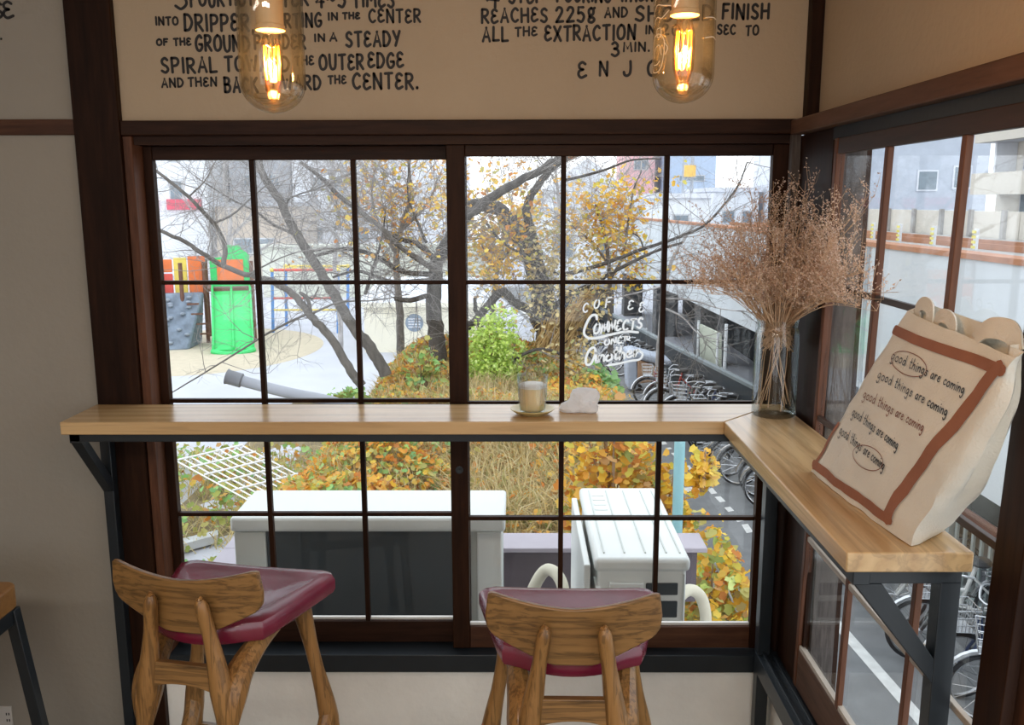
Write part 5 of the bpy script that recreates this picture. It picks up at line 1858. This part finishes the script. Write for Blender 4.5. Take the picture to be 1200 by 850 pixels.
for x0, x1, z0, z1, m_ in ((-13.2, -12.5, .75, 2.35, ORANGEPL), (-12.42, -11.75, .75, 2.6, ORANGEPL), (-11.65, -11.2, 1.7, 2.5, REDPL), (-11.15, -10.72, 1.75, 3.05, YELLOWPL), (-10.68, -10.1, 1.75, 3.1, ORANGEPL), (-11.6, -11.2, 2.55, 3.0, ORANGEPL)):
    MB().box(x0, 28.7, GZ + z0, x1, 28.8, GZ + z1).build('panel', m_, ps, bevel=.03)
for x, y in ((-10.15, 28.6), (-8.55, 28.6), (-10.9, 28.2), (-11.6, 28.6), (-13.2, 28.9), (-12.45, 28.9), (-10.15, 30.2)):
    MB().tube([(x, y, GZ), (x, y, GZ + 2.9)], .07, 8).build('post', BROWNPOST, ps)
MB().hexa([(-11.95, 27.2, GZ), (-10.75, 27.2, GZ), (-10.35, 28.6, GZ), (-11.8, 28.6, GZ)], [(-11.55, 28.3, GZ + 1.85), (-10.2, 28.3, GZ + 1.85), (-10.2, 28.6, GZ + 1.85), (-11.55, 28.6, GZ + 1.85)]).build('climbing_wall', GREYBLUE, ps, bevel=.08)
HOLD = M('grey_holds', (0.26, 0.30, 0.36), 0.7)
rg = random.Random(4)
for k in range(16):
    t = rg.uniform(.08, .95)
    MB().ball((-11.85 + .35 * t + rg.uniform(.1, 1.05), 27.2 + 1.1 * t - .05, GZ + 1.95 * t), .10, 7, 5, .6).build('climbing_hold', HOLD, ps)
for k in range(4):
    MB().bar((-10.75 + .12 * k, 27.9, GZ + 1.5 - .35 * k), (-10.35 + .12 * k, 27.9, GZ + 1.5 - .35 * k), .06, .06).build('ladder_rung', BROWNPOST, ps)
ps.rotation_euler.z = R(17)
ps.location.x -= .55
mb_ = thing('monkey_bars', 'monkey bars with blue legs and red and yellow rails beyond the slide', 'climbing frame', (-8.1, 31, GZ))
for x, y in ((-9.3, 31), (-6.8, 31), (-9.3, 33), (-6.8, 33)):
    MB().tube([(x - .08, y, GZ), (x, y, GZ + 2.35)], .06, 8).build('leg', BLUEPL, mb_)
for y, m_ in ((31, REDPL), (33, YELLOWPL)):
    MB().tube([(-9.3, y, GZ + 2.42), (-6.8, y, GZ + 2.42)], .05, 8).build('top_rail', m_, mb_)
    for x in (-9.3, -6.8):
        MB().ball((x, y, GZ + 2.42), .09, 8, 6).build('joint', YELLOWPL, mb_)
MB().tube([(-9.3, 31, GZ + 1.35), (-6.8, 31, GZ + 1.35)], .04, 8).build('low_rail', REDPL, mb_)
MB().tube([(-9.3, 31, GZ + .9), (-6.8, 31, GZ + .9)], .04, 8).build('low_rail', YELLOWPL, mb_)
for k in range(7):
    MB().tube([(-9.05 + k * .33, 31, GZ + 2.42), (-9.05 + k * .33, 33, GZ + 2.42)], .025, 6).build('rung', YELLOWPL, mb_)

# ---------------------------------------------------------------- buildings
WINPANE = M('far_window_glass', (0.22, 0.27, 0.31), 0.25, var=0.12)


def building(name, label, x0, y0, x1, y1, z0, z1, mat, wins=(), side=(), roofmat=None, roof=0.25, wmat=None):
    """wins: (x, z, w, h) on the face toward the cafe; side: (y, z, w, h) on the face x0"""
    b = thing(name, label, 'building', ((x0 + x1) / 2, (y0 + y1) / 2, z0))
    MB().box(x0, y0, z0, x1, y1, z1).build('walls', mat, b)
    if roof:
        MB().box(x0 - .2, y0 - .2, z1 + .0005, x1 + .2, y1 + .2, z1 + roof).build('roof', roofmat or mat, b)
    for x, z, w, h in wins:
        f = MB().box(x, y0 - .06, z, x + w, y0 - .0005, z + h).build('window', wmat or CONC, b)
        MB().box(x + .08, y0 - .08, z + .08, x + w - .08, y0 - .0605, z + h - .08).build('pane', WINPANE, f)
    for y, z, w, h in side:
        f = MB().box(x0 - .06, y, z, x0 - .0005, y + w, z + h).build('window', wmat or CONC, b)
        MB().box(x0 - .08, y + .08, z + .08, x0 - .0605, y + w - .08, z + h - .08).build('pane', WINPANE, f)
    return b


BW = M('white_render', (0.80, 0.82, 0.85), 0.9, var=0.03)
BG = M('grey_render', (0.42, 0.43, 0.46), 0.9, var=0.08)
BT = M('tan_render', (0.52, 0.44, 0.36), 0.9, var=0.08)
BP = M('pale_grey_render', (0.72, 0.74, 0.79), 0.9, var=0.04)
BC = M('cream_render', (0.86, 0.82, 0.68), 0.9, var=0.03, scale=2)
BB = M('blue_grey_render', (0.42, 0.50, 0.62), 0.8, var=0.05)
BS = M('slate_cladding', (0.47, 0.51, 0.58), 0.7, var=0.06, scale=2)
BBE = M('beige_balcony', (0.66, 0.62, 0.55), 0.9, var=0.04)
bl = building('office_block', 'white building with a red band at the left edge behind the playground', -28, 58, -21.2, 70, GZ, 16, BW, [(-26.6, 2.6, 1.0, 6.5), (-23.4, 1.2, .9, 1.8), (-23.4, 4.2, .9, 5)], roof=0)
for xa, xb in ((-28, -24.2), (-23.6, -21.3)):
    MB().box(xa, 57.8, 1.05, xb, 57.999, 1.75).build('red_band', M('red_band', (0.72, 0.13, 0.18), 0.6), bl)
MB().tube([(-21.0, 57.9, GZ), (-21.0, 57.9, 15.5)], .2, 8).build('drain_pipe', BW, bl)
building('grey_tower', 'tall grey and tan tower behind the bare tree twigs', -20.6, 62, -16.2, 72, GZ, 18, BG, [(-19.6, z, 1.0, .9) for z in (0, 2.6, 5.2, 7.8)] + [(-17.8, z, .8, .9) for z in (0, 2.6, 5.2)], roof=0)
building('tan_house', 'tan and grey house low before the grey tower', -18.4, 52, -14.0, 60, GZ, 1.3, BT, [(-17.4, -1.6, 1.2, 1.0), (-15.8, -1.6, 1.0, 1.0)], roofmat=BG)
building('white_hall', 'large white building with two small square windows high on its wall', -15.6, 60, -4.0, 74, GZ, 14, BP, [(-14.25, 2.3, .8, .95), (-12.95, 2.3, .8, .95), (-14.5, -1.2, .9, 1.0), (-11.3, -1.2, .9, 1.0)], roof=0, wmat=BG)
building('garden_wall', 'long pale green cream wall behind the monkey bars', -13.4, 44, -1.0, 44.6, GZ, -.75, M('pale_wall', (0.66, 0.67, 0.58), 0.9, var=0.05), roof=.12)
lc = building('low_store', 'low cream building with a round grey plaque beside the bank', -5.1, 26.6, -1.2, 32, GZ, -1.85, BC, roof=0)
MB().box(-5.3, 26.3, -1.849, -1.0, 32.2, -1.70).build('eaves', BC, lc)
MB().hexa([(-5.3, 26.3, -1.6995), (-1.0, 26.3, -1.6995), (-1.0, 32.2, -1.6995), (-5.3, 32.2, -1.6995)], [(-4.9, 28.3, -1.2), (-1.6, 28.3, -1.2), (-1.6, 30.5, -1.2), (-4.9, 30.5, -1.2)]).build('roof', BP, lc)
pq = MB().lathe([(.0005, .03), (.27, .03), (.30, .015), (.30, 0), (.0005, 0)], 24).build('round_plaque', M('plaque_blue_grey', (0.27, 0.34, 0.42), 0.5, var=0.05), lc, local=True)
pq.rotation_euler = (R(90), 0, 0)
pq.location = Vector((-3.43, 26.598, -2.40)) - lc.location
pqs = MB()
for k in range(4):
    pqs.box(-.2, -.16 + k * .09, .0301, .2, -.12 + k * .09, .034)
pqs.build('raised_lines', BP, pq, local=True)
gb = building('gabled_house', 'pale house with a grey gable behind the yellow tree', 0.6, 48, 7.2, 56, GZ, 1.2, BW, [(2.0, -1.6, 1.2, 1.1), (4.6, -1.6, 1.2, 1.1), (4.6, .0, 1.0, .9)], roof=0)
MB().prism([(0.2, 47.6, 1.2005), (7.6, 47.6, 1.2005), (3.9, 47.6, 3.9)], (0, 8.8, 0)).build('roof', BP, gb)
building('white_house', 'white house with a small square window behind the yellow leaves', 7.0, 44, 10.0, 47.2, GZ, 1.7, BW, [(8.0, .0, .9, .9)], roofmat=BP)
building('blue_tower', 'pale blue grey tower block beyond the railway mast', 11.6, 66, 15.0, 76, GZ, 18, BB, [(12.2, z, 2.0, .5) for z in (3, 5, 7, 9)], roof=0)
rb_ = building('red_block', 'pinkish red building behind the tree tops at the right sash', 8.8, 70, 11.0, 78, GZ, 6.0, M('faded_red', (0.88, 0.50, 0.50), 0.8, var=0.1), [(9.3, 4, 1.2, .8)], roof=0)
building('white_shed', 'low white building far along the railway behind the dried flowers', 11.8, 52, 14.6, 60, GZ, 2.1, BW, [(12.4, .2, .8, .8), (13.6, .2, .7, .8)], roofmat=BP)
MAST = M('mast_steel', (0.45, 0.47, 0.50), 0.6, 0.2)
ms_ = thing('lattice_mast', 'steel lattice mast with an orange board beside the railway', 'mast', (9.0, 49, GZ))
l4 = MB()
for dx in (-.25, .25):
    for dy in (-.25, .25):
        l4.tube([(9.7 + dx, 49 + dy, GZ), (9.7 + dx, 49 + dy, 5.4)], .035, 5)
for k in range(14):
    z = GZ + .6 * k
    l4.tube([(9.45, 48.75, z), (9.95, 48.75, z + .6)], .025, 4)
    l4.tube([(9.95, 48.75, z), (9.45, 48.75, z + .6)], .025, 4)
l4.build('lattice', MAST, ms_)
MB().box(9.42, 48.55, 2.9, 10.06, 48.7, 3.55).build('orange_board', M('orange_board', (0.86, 0.52, 0.14), 0.6), ms_)

# ---------------------------------------------------------------- railway on its concrete viaduct
VIA = [(-6, 5.62), (17.6, 5.5), (26, 5.15), (38, 4.2)]


def via_x(y):
    for (a, xa), (b, xb) in zip(VIA[:-1], VIA[1:]):
        if y <= b:
            return xa + (xb - xa) * (y - a) / (b - a)
    return VIA[-1][1]


PIERSHADE = M('pier_shade_grey', (0.12, 0.125, 0.13), 0.9, var=0.12)  # darker than the viaduct concrete: shade under the deck put into the colour
VCON = M('viaduct_concrete', (0.60, 0.635, 0.66), 0.85, var=0.07, scale=1.1, stretch=(1, 1, .3))
VDARK = M('viaduct_underside_shade', (0.028, 0.034, 0.04), 0.9, var=0.2)  # near-black base colour stands in for the shade beneath the deck
RUST = M('rusty_rail', (0.42, 0.19, 0.10), 0.8, var=0.15, scale=3)
BALLAST = M('track_ballast', (0.40, 0.38, 0.36), 0.95, var=0.3, scale=30, bump=0.6)
via = thing('railway_viaduct', 'pale concrete railway viaduct running along the lane on the right', 'viaduct', (5.8, 20, GZ))
seg = [(-6, 11.5), (11.53, 17.6), (17.63, 21.8), (21.83, 26), (26.03, 32), (32.03, 38)]
for y0, y1 in seg:
    xa, xb = via_x(y0), via_x(y1)
    zl = -1.9 if y1 < 12 else -1.42
    MB().hexa([(xa, y0, zl), (xa + .25, y0, zl), (xb + .25, y1, zl), (xb, y1, zl)], [(xa, y0, .86), (xa + .25, y0, .86), (xb + .25, y1, .86), (xb, y1, .86)]).build('parapet_wall', VCON, via)
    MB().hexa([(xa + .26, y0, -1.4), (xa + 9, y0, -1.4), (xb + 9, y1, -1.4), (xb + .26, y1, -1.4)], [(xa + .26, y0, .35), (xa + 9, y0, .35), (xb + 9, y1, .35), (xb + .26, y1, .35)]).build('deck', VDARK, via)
    MB().hexa([(xa + .26, y0, .3505), (xa + 8.2, y0, .3505), (xb + 8.2, y1, .3505), (xb + .26, y1, .3505)], [(xa + .26, y0, .5), (xa + 8.2, y0, .5), (xb + 8.2, y1, .5), (xb + .26, y1, .5)]).build('ballast', BALLAST, via)
    MB().hexa([(xa - .03, y0, .8605), (xa + .30, y0, .8605), (xb + .30, y1, .8605), (xb - .03, y1, .8605)], [(xa - .03, y0, .93), (xa + .30, y0, .93), (xb + .30, y1, .93), (xb - .03, y1, .93)]).build('rusty_coping', RUST, via)
    if y0 > -7:
        MB().hexa([(xa + 8.3, y0, .3), (xa + 8.6, y0, .3), (xb + 8.6, y1, .3), (xb + 8.3, y1, .3)], [(xa + 8.3, y0, 1.25), (xa + 8.6, y0, 1.25), (xb + 8.6, y1, 1.25), (xb + 8.3, y1, 1.25)]).build('far_parapet', BBE, via)
pf = MB()
for k in range(21):
    y = 2 + k * 1.7
    pf.box(via_x(y) + 8.2, y, .5, via_x(y) + 8.299, y + .16, 1.3)
pf.build('parapet_ribs', M('grey_posts', (0.38, 0.37, 0.36), 0.9), via)
for k, y in enumerate((9.8, 13.9, 17.75, 24, 30, 36)):
    x = via_x(y) + .3
    MB().box(x, y, GZ, x + .8, y + .9, -1.41).build('pier', M('pier_grey_green', (0.30, 0.34, 0.33), 0.9, var=0.1) if k == 2 else PIERSHADE, via)
for dx in (2.2, 3.3, 5.4, 6.5):
    MB().hexa([(via_x(-6) + dx, -6, .5005), (via_x(-6) + dx + .07, -6, .5005), (via_x(38) + dx + .07, 38, .5005), (via_x(38) + dx, 38, .5005)], [(via_x(-6) + dx, -6, .63), (via_x(-6) + dx + .07, -6, .63), (via_x(38) + dx + .07, 38, .63), (via_x(38) + dx, 38, .63)]).build('rail', RUST, via)
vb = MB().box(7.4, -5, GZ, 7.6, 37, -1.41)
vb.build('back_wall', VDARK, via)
bp_ = MB()
for y0, h_ in ((11.4, 1.2), (15.2, .9)):
    bp_.box(via_x(y0) - .02, y0, -1.3, via_x(y0) - .0005, y0 + .12, .84)
bp_.build('joint_strips', M('joint_grey', (0.36, 0.40, 0.43), 0.8), via)
MB().box(via_x(6.6) - .02, 5.4, .1, via_x(6.6) - .0005, 6.7, .62).build('blue_patch', M('faded_blue', (0.42, 0.58, 0.68), 0.8, var=0.05), via)
STRIPE_Y = M('yellow_marker', (0.80, 0.70, 0.14), 0.6)
for k, (px_, py_) in enumerate(((1023, 283), (1054, 279), (1094, 282), (1143, 287))):
    q = at(px_, py_, X=10.0)
    mk = thing('track_marker', ['yellow black track marker post nearest the weathered outside post', 'yellow black track marker post second from the weathered outside post', 'yellow black track marker post third from the weathered outside post', 'yellow black track marker post before the beige flats'][k], 'marker post', (10.0, q.y, .5005), 0, 'striped track markers')
    MB().box(-.04, -.04, 0, .04, .04, .46).build('post', BP, mk, local=True)
    for z in range(4):
        MB().box(-.06, -.075, .03 + z * .11, -.0405, .075, .09 + z * .11).build('yellow_band', STRIPE_Y, mk, local=True)

sb = building('slate_block', 'slate blue building with paired windows beyond the railway', 18.0, 41, 22.6, 50, GZ, 9, BS, [(19.2, 2.0, 1.0, 1.0), (20.9, 2.1, .9, 1.1), (19.2, .5, 1.2, .6), (20.8, .5, .9, .6), (19.2, 4.4, 1.0, .8)], roof=0, wmat=BP)
building('distant_block', 'pale narrow block between the weathered post and the slate building', 15.0, 46, 17.6, 55, GZ, 9, BP, [(15.6, 2.4, .8, .9), (15.6, .8, .9, .7), (16.6, 3.8, .7, .9)], roof=0)
fl_ = thing('beige_flats', 'beige block of flats with long balconies at the right edge', 'building', (18, 19, GZ))
fx = 15.4
MB().box(fx + 1.0, 9, GZ, fx + 8, 28.4, 4.6).build('walls', BBE, fl_)
for z0, z1 in ((3.45, 4.0), (1.75, 2.45), (.2, .9)):
    MB().box(fx, 9, z0, fx + .18, 28.2, z1).build('balcony_front', BBE, fl_)
    MB().box(fx + .181, 9, z0, fx + .999, 28.2, z0 + .15).build('balcony_floor', BP, fl_)
MB().box(fx - .4, 8.8, 4.6005, fx + 8.2, 28.6, 4.95).build('roof', BP, fl_)
for k in range(6):
    y = 10.4 + k * 2.9
    for z in (2.5, .95):
        f = MB().box(fx + .93, y, z, fx + .9995, y + 1.9, z + .95).build('window', BP, fl_)
        MB().box(fx + .90, y + .1, z + .05, fx + .9295, y + 1.8, z + .88).build('pane', M('teal_pane', (0.22, 0.40, 0.44), 0.3, var=0.1) if k % 3 == 1 else WINPANE, f)
for k in range(7):
    y = 9.9 + k * 2.9
    MB().box(fx + .3, y, 2.46, fx + .99, y + .12, 3.44).build('divider', BP, fl_)

# fence behind the bicycles, sign boards
FEN = [(1.0, 5.55), (8.0, 5.45), (15.6, 4.98), (23.3, 3.86), (30, 2.95), (36, 2.1)]


def fen_x(y):
    for (a, xa), (b, xb) in zip(FEN[:-1], FEN[1:]):
        if y <= b:
            return xa + (xb - xa) * (y - a) / (b - a)
    return FEN[-1][1]


FDARK = ribbed('dark_ribbed_fence', (0.016, 0.022, 0.027), (0.04, 0.05, 0.06), 5, 'Y', 0.7)
fc = thing('dark_fence', 'long dark ribbed fence behind the row of parked bicycles', 'fence', (4.6, 18, GZ))
for y0, y1 in ((8.2, 12), (12.02, 15.6), (15.62, 19.4), (19.42, 23.3), (23.32, 30), (30.02, 36)):
    xa, xb = fen_x(y0), fen_x(y1)
    MB().hexa([(xa, y0, GZ), (xa + .08, y0, GZ), (xb + .08, y1, GZ), (xb, y1, GZ)], [(xa, y0, -2.34), (xa + .08, y0, -2.34), (xb + .08, y1, -2.34), (xb, y1, -2.34)]).build('panel', FDARK, fc)
    MB().hexa([(xa - .03, y0, -2.3395), (xa + .11, y0, -2.3395), (xb + .11, y1, -2.3395), (xb - .03, y1, -2.3395)], [(xa - .03, y0, -2.27), (xa + .11, y0, -2.27), (xb + .11, y1, -2.27), (xb - .03, y1, -2.27)]).build('top_rail', M('fence_rail', (0.22, 0.25, 0.26), 0.7), fc)
mr_ = thing('picket_railing', 'grey steel picket railing with a brown top rail beyond the counter end', 'railing', (5.5, 4.6, GZ))
RAILG = M('railing_grey', (0.36, 0.42, 0.42), 0.5, 0.2)
for k in range(36):
    y = 1.2 + k * .19
    MB().box(fen_x(y) - .015, y, GZ + .25, fen_x(y) + .015, y + .05, -2.28).build('picket', RAILG, mr_)
for z, m_ in ((GZ + .2, RAILG), (-2.279, RAILG), (-2.20, BROWNPOST)):
    MB().hexa([(fen_x(1.1) - .04, 1.1, z), (fen_x(1.1) + .04, 1.1, z), (fen_x(8.1) + .04, 8.1, z), (fen_x(8.1) - .04, 8.1, z)], [(fen_x(1.1) - .04, 1.1, z + .07), (fen_x(1.1) + .04, 1.1, z + .07), (fen_x(8.1) + .04, 8.1, z + .07), (fen_x(8.1) - .04, 8.1, z + .07)]).build('rail', m_, mr_)
for y in (1.1, 3.4, 5.7, 8.0):
    MB().box(fen_x(y) - .04, y, GZ, fen_x(y) + .04, y + .09, -2.28).build('post', RAILG, mr_)
sg = thing('shutter_board', 'pale green slatted board on white posts above the dark fence', 'board', (4.85, 19.8, GZ))
qa, qb, qc, qd = at(820, 380, X=5.05), at(843, 391, X=4.92), at(843, 431, X=4.92), at(820, 418, X=5.05)
MB().prism([qa, qb, qc, qd], (.06, 0.02, 0)).build('slats', ribbed('pale_green_slats', (0.46, 0.50, 0.40), (0.62, 0.64, 0.52), 6, 'Z'), sg)
for q, z in ((qa, qa.z + .1), (qb, qb.z + .02)):
    MB().tube([(q.x - .03, q.y, GZ), (q.x - .03, q.y, z)], .035, 6).build('post', BW, sg)
q = at(851, 385, X=4.9)
tag(MB().tube([(q.x, q.y, GZ), (q.x, q.y, q.z + .1)], .04, 6).build('white_post', BW), 'white post just right of the pale green slatted board', 'post')
sg2 = thing('notice_board', 'small white notice fixed to the dark wall beside the white lettering', 'notice', tuple(at(754, 400, Y=24.5)))
q0, q1 = at(749, 385, Y=24.5), at(758, 401, Y=24.5)
MB().box(q0.x, 24.5, q1.z, q1.x, 24.53, q0.z).build('plate', BW, sg2)
MB().tube([((q0.x + q1.x) / 2, 24.56, GZ), ((q0.x + q1.x) / 2, 24.56, q0.z)], .03, 6).build('post', BP, sg2)

building('dark_shed', 'dark shed closing the end of the lane behind the white lettering', 1.7, 29.5, 3.5, 34, GZ, -1.55, VDARK, [(2.0, -2.5, .7, .6)], roofmat=BG)

# ---------------------------------------------------------------- bicycles
RUBBER = M('tyre_rubber', (0.02, 0.02, 0.022), 0.8)
CHROME = M('chrome', (0.62, 0.63, 0.65), 0.25, 0.9, var=0.05)
SADDLE = M('black_saddle', (0.03, 0.028, 0.028), 0.6)
FRM = {'black': M('bike_black', (0.02, 0.021, 0.024), 0.35), 'silver': M('bike_silver', (0.55, 0.57, 0.6), 0.35, 0.5), 'navy': M('bike_navy', (0.03, 0.05, 0.13), 0.35),
       'red': M('bike_red', (0.42, 0.05, 0.04), 0.4), 'white': M('bike_white', (0.75, 0.75, 0.74), 0.4), 'orange': M('bike_orange', (0.62, 0.25, 0.13), 0.45)}


def make_bike(label, loc, rz):
    b = thing('bicycle', label, 'bicycle', loc, rz, 'bicycles parked along the fence')
    rw = .36
    fx_, rx_ = .60, -.58
    for x in (fx_, rx_):
        c = [(x + (rw - .02) * math.cos(2 * math.pi * k / 28), 0, rw + (rw - .02) * math.sin(2 * math.pi * k / 28)) for k in range(28)]
        wh = MB().tube(c, .021, 6, closed=True).build('wheel', RUBBER, b, local=True)
        c = [(x + (rw - .045) * math.cos(2 * math.pi * k / 28), 0, rw + (rw - .045) * math.sin(2 * math.pi * k / 28)) for k in range(28)]
        rm = MB().tube(c, .013, 5, closed=True)
        for k in range(14):
            a = 2 * math.pi * k / 14
            rm.tube([(x + .03 * math.cos(a + .5), .02 * (-1) ** k, rw + .03 * math.sin(a + .5)), (x + (rw - .05) * math.cos(a), 0, rw + (rw - .05) * math.sin(a))], .0035, 3, cap=False)
        rm.tube([(x, -.06, rw), (x, .06, rw)], .022, 8)
        rm.build('rim', CHROME, wh, local=True)
        c = [(x + (rw + .035) * math.cos(R(a)), 0, rw + (rw + .035) * math.sin(R(a))) for a in (range(20, 171, 15) if x < 0 else range(10, 151, 14))]
        MB().tube(c, .028, 6, flat=1.0).build('mudguard', CHROME, b, local=True)
    fr = MB()
    fr.tube([(.43, 0, .82), (.40, 0, .62), (-.08, 0, .33)], .026, 8)
    fr.tube([(.44, 0, .88), (.40, 0, .66)], .03, 8)
    fr.tube([(.40, 0, .70), (.1, 0, .52), (-.16, 0, .55)], .022, 8)
    fr.tube([(-.08, 0, .33), (-.22, 0, .85)], .024, 8)
    for s in (-1, 1):
        fr.tube([(-.08, .02 * s, .33), (rx_, .05 * s, rw)], .014, 6)
        fr.tube([(-.19, .02 * s, .72), (rx_, .05 * s, rw)], .013, 6)
        fr.tube([(.41, .015 * s, .66), (.46, .045 * s, .60), (fx_, .045 * s, rw)], .016, 6)
    fr.build('frame', FRM['black'], b, local=True)
    hb = MB()
    hb.tube([(.43, 0, .86), (.41, 0, 1.05)], .015, 6)
    hb.tube(spline([(.20, -.30, 1.10), (.32, -.26, 1.11), (.41, -.10, 1.06), (.42, 0, 1.05), (.41, .10, 1.06), (.32, .26, 1.11), (.20, .30, 1.10)], 4), .013, 6)
    hb.build('handlebar', CHROME, b, local=True)
    MB().lathe([(.001, 0), (.10, .0), (.125, .03), (.10, .07), (.04, .085), (.001, .085)], 14, (-.26, 0, .87)).build('saddle', SADDLE, b, local=True)
    bk = MB()
    for z, k in ((.78, .8), (.86, .88), (.94, .95), (1.02, 1.0)):
        w_, l_ = .17 * k, .13 * k
        bk.tube([(.62 - l_, -w_, z), (.62 + l_, -w_, z), (.62 + l_, w_, z), (.62 - l_, w_, z)], .006, 4, closed=True)
    for i in range(7):
        t = -1 + 2 * i / 6
        for sx2 in (-1, 1):
            bk.tube([(.62 + sx2 * .13 * .8, t * .17 * .8, .78), (.62 + sx2 * .13, t * .17, 1.02)], .004, 3, cap=False)
            bk.tube([(.62 + t * .13 * .8, sx2 * .17 * .8, .78), (.62 + t * .13, sx2 * .17, 1.02)], .004, 3, cap=False)
    bk.box(.52, -.13, .776, .72, .13, .784)
    bk.build('basket', CHROME, b, local=True)
    rk = MB()
    for s in (-1, 1):
        rk.tube([(-.28, .07 * s, .78), (-.80, .07 * s, .78)], .009, 5)
        rk.tube([(-.72, .07 * s, .78), (rx_, .07 * s, rw)], .007, 5)
    for k in range(4):
        rk.tube([(-.32 - k * .14, -.07, .78), (-.32 - k * .14, .07, .78)], .007, 4)
    rk.build('carrier', CHROME, b, local=True)
    ck = MB()
    ck.tube([(-.08, -.1, .33), (-.08, .1, .33)], .012, 6)
    ck.tube([(-.08, .1, .33), (.04, .1, .22)], .010, 5)
    ck.tube([(-.08, -.1, .33), (-.20, -.1, .44)], .010, 5)
    ck.box(.0, .08, .20, .09, .18, .225)
    ck.box(-.25, -.18, .43, -.16, -.08, .455)
    ck.lathe([(.001, 0), (.085, 0), (.085, .008), (.001, .008)], 16, (-.08, 0, .33))
    ck.build('crank', SADDLE, b, local=True)
    return b


ORD = ['first', 'second', 'third', 'fourth', 'fifth', 'sixth', 'seventh', 'eighth', 'ninth', 'tenth', 'eleventh', 'twelfth', 'thirteenth', 'fourteenth', 'fifteenth', 'sixteenth', 'seventeenth', 'eighteenth', 'nineteenth', 'twentieth', 'twenty-first', 'twenty-second', 'twenty-third', 'twenty-fourth', 'twenty-fifth']
rg = random.Random(31)
cols = ['black', 'silver', 'black', 'navy', 'black', 'white', 'black', 'silver', 'red', 'black', 'navy', 'black', 'silver', 'orange', 'black', 'black', 'navy', 'silver', 'black', 'red']
proto = None
ny_ = 0
spots = [3.6, 4.25, 4.95, 5.6, 6.35, 7.05, 8.2, 10.3, 11.0, 11.65, 12.3, 13.0, 13.7, 14.4, 15.1, 15.8, 16.5, 17.2, 17.9, 18.6, 22.2, 22.9, 23.6, 24.3, 25.0]
for i, y in enumerate(spots):
    c = cols[i % len(cols)]
    x = road_x(y) + .55 + .62 + rg.uniform(-.08, .12)
    ang = R(180 + rg.uniform(-14, 14) - 12)
    lab = f'{c} bicycle with wire basket, {ORD[i]} from the near end of the fence row'
    if proto is None:
        proto = make_bike(lab, (x, y, GZ + .007), ang)
        proto.children[[k.name.split('.')[0] for k in proto.children].index('frame')]
    else:
        dup(proto, (x, y, GZ + .007), ang, lab, {'frame': FRM[c]} if c != 'black' else None)

# covered scooter among the bicycles
COVER = M('silver_grey_cover', (0.40, 0.44, 0.52), 0.55, var=0.1, scale=3, bump=0.3, bscale=5)
cs = thing('covered_cart', 'grey sheet draped over an upright cart with a tan side among the bicycles', 'covered cart', (3.95, 19.4, GZ))
MB().hexa([(3.45, 19.0, GZ + .1), (3.75, 18.95, GZ + .1), (3.75, 19.9, GZ + .1), (3.45, 19.9, GZ + .1)], [(3.35, 19.0, GZ + 1.25), (3.68, 18.98, GZ + 1.30), (3.68, 19.9, GZ + 1.30), (3.35, 19.9, GZ + 1.25)]).build('upright_cover', COVER, cs, bevel=.06)
MB().hexa([(3.72, 18.95, GZ + .28), (4.55, 18.95, GZ + .40), (4.55, 19.8, GZ + .40), (3.72, 19.8, GZ + .28)], [(3.72, 18.97, GZ + 1.02), (4.45, 18.97, GZ + .72), (4.45, 19.8, GZ + .72), (3.72, 19.8, GZ + 1.02)]).build('tan_side', M('tan_board', (0.42, 0.25, 0.15), 0.7, var=0.15), cs, bevel=.03)
MB().hexa([(3.6, 18.9, GZ + 1.03), (4.75, 18.9, GZ + .80), (4.75, 19.95, GZ + .80), (3.6, 19.95, GZ + 1.03)], [(3.6, 18.9, GZ + 1.28), (4.75, 18.9, GZ + .98), (4.75, 19.95, GZ + .98), (3.6, 19.95, GZ + 1.28)]).build('draped_sheet', COVER, cs, bevel=.08)
for x in (3.75, 4.4):
    for y in (19.05, 19.8):
        MB().tube([(x, y - .03, GZ + .14), (x, y + .03, GZ + .14)], .135, 12).build('wheel', RUBBER, cs)
cs.location.x -= .62
cs.location.y += 1.1
cs.scale = (.85, .85, .9)
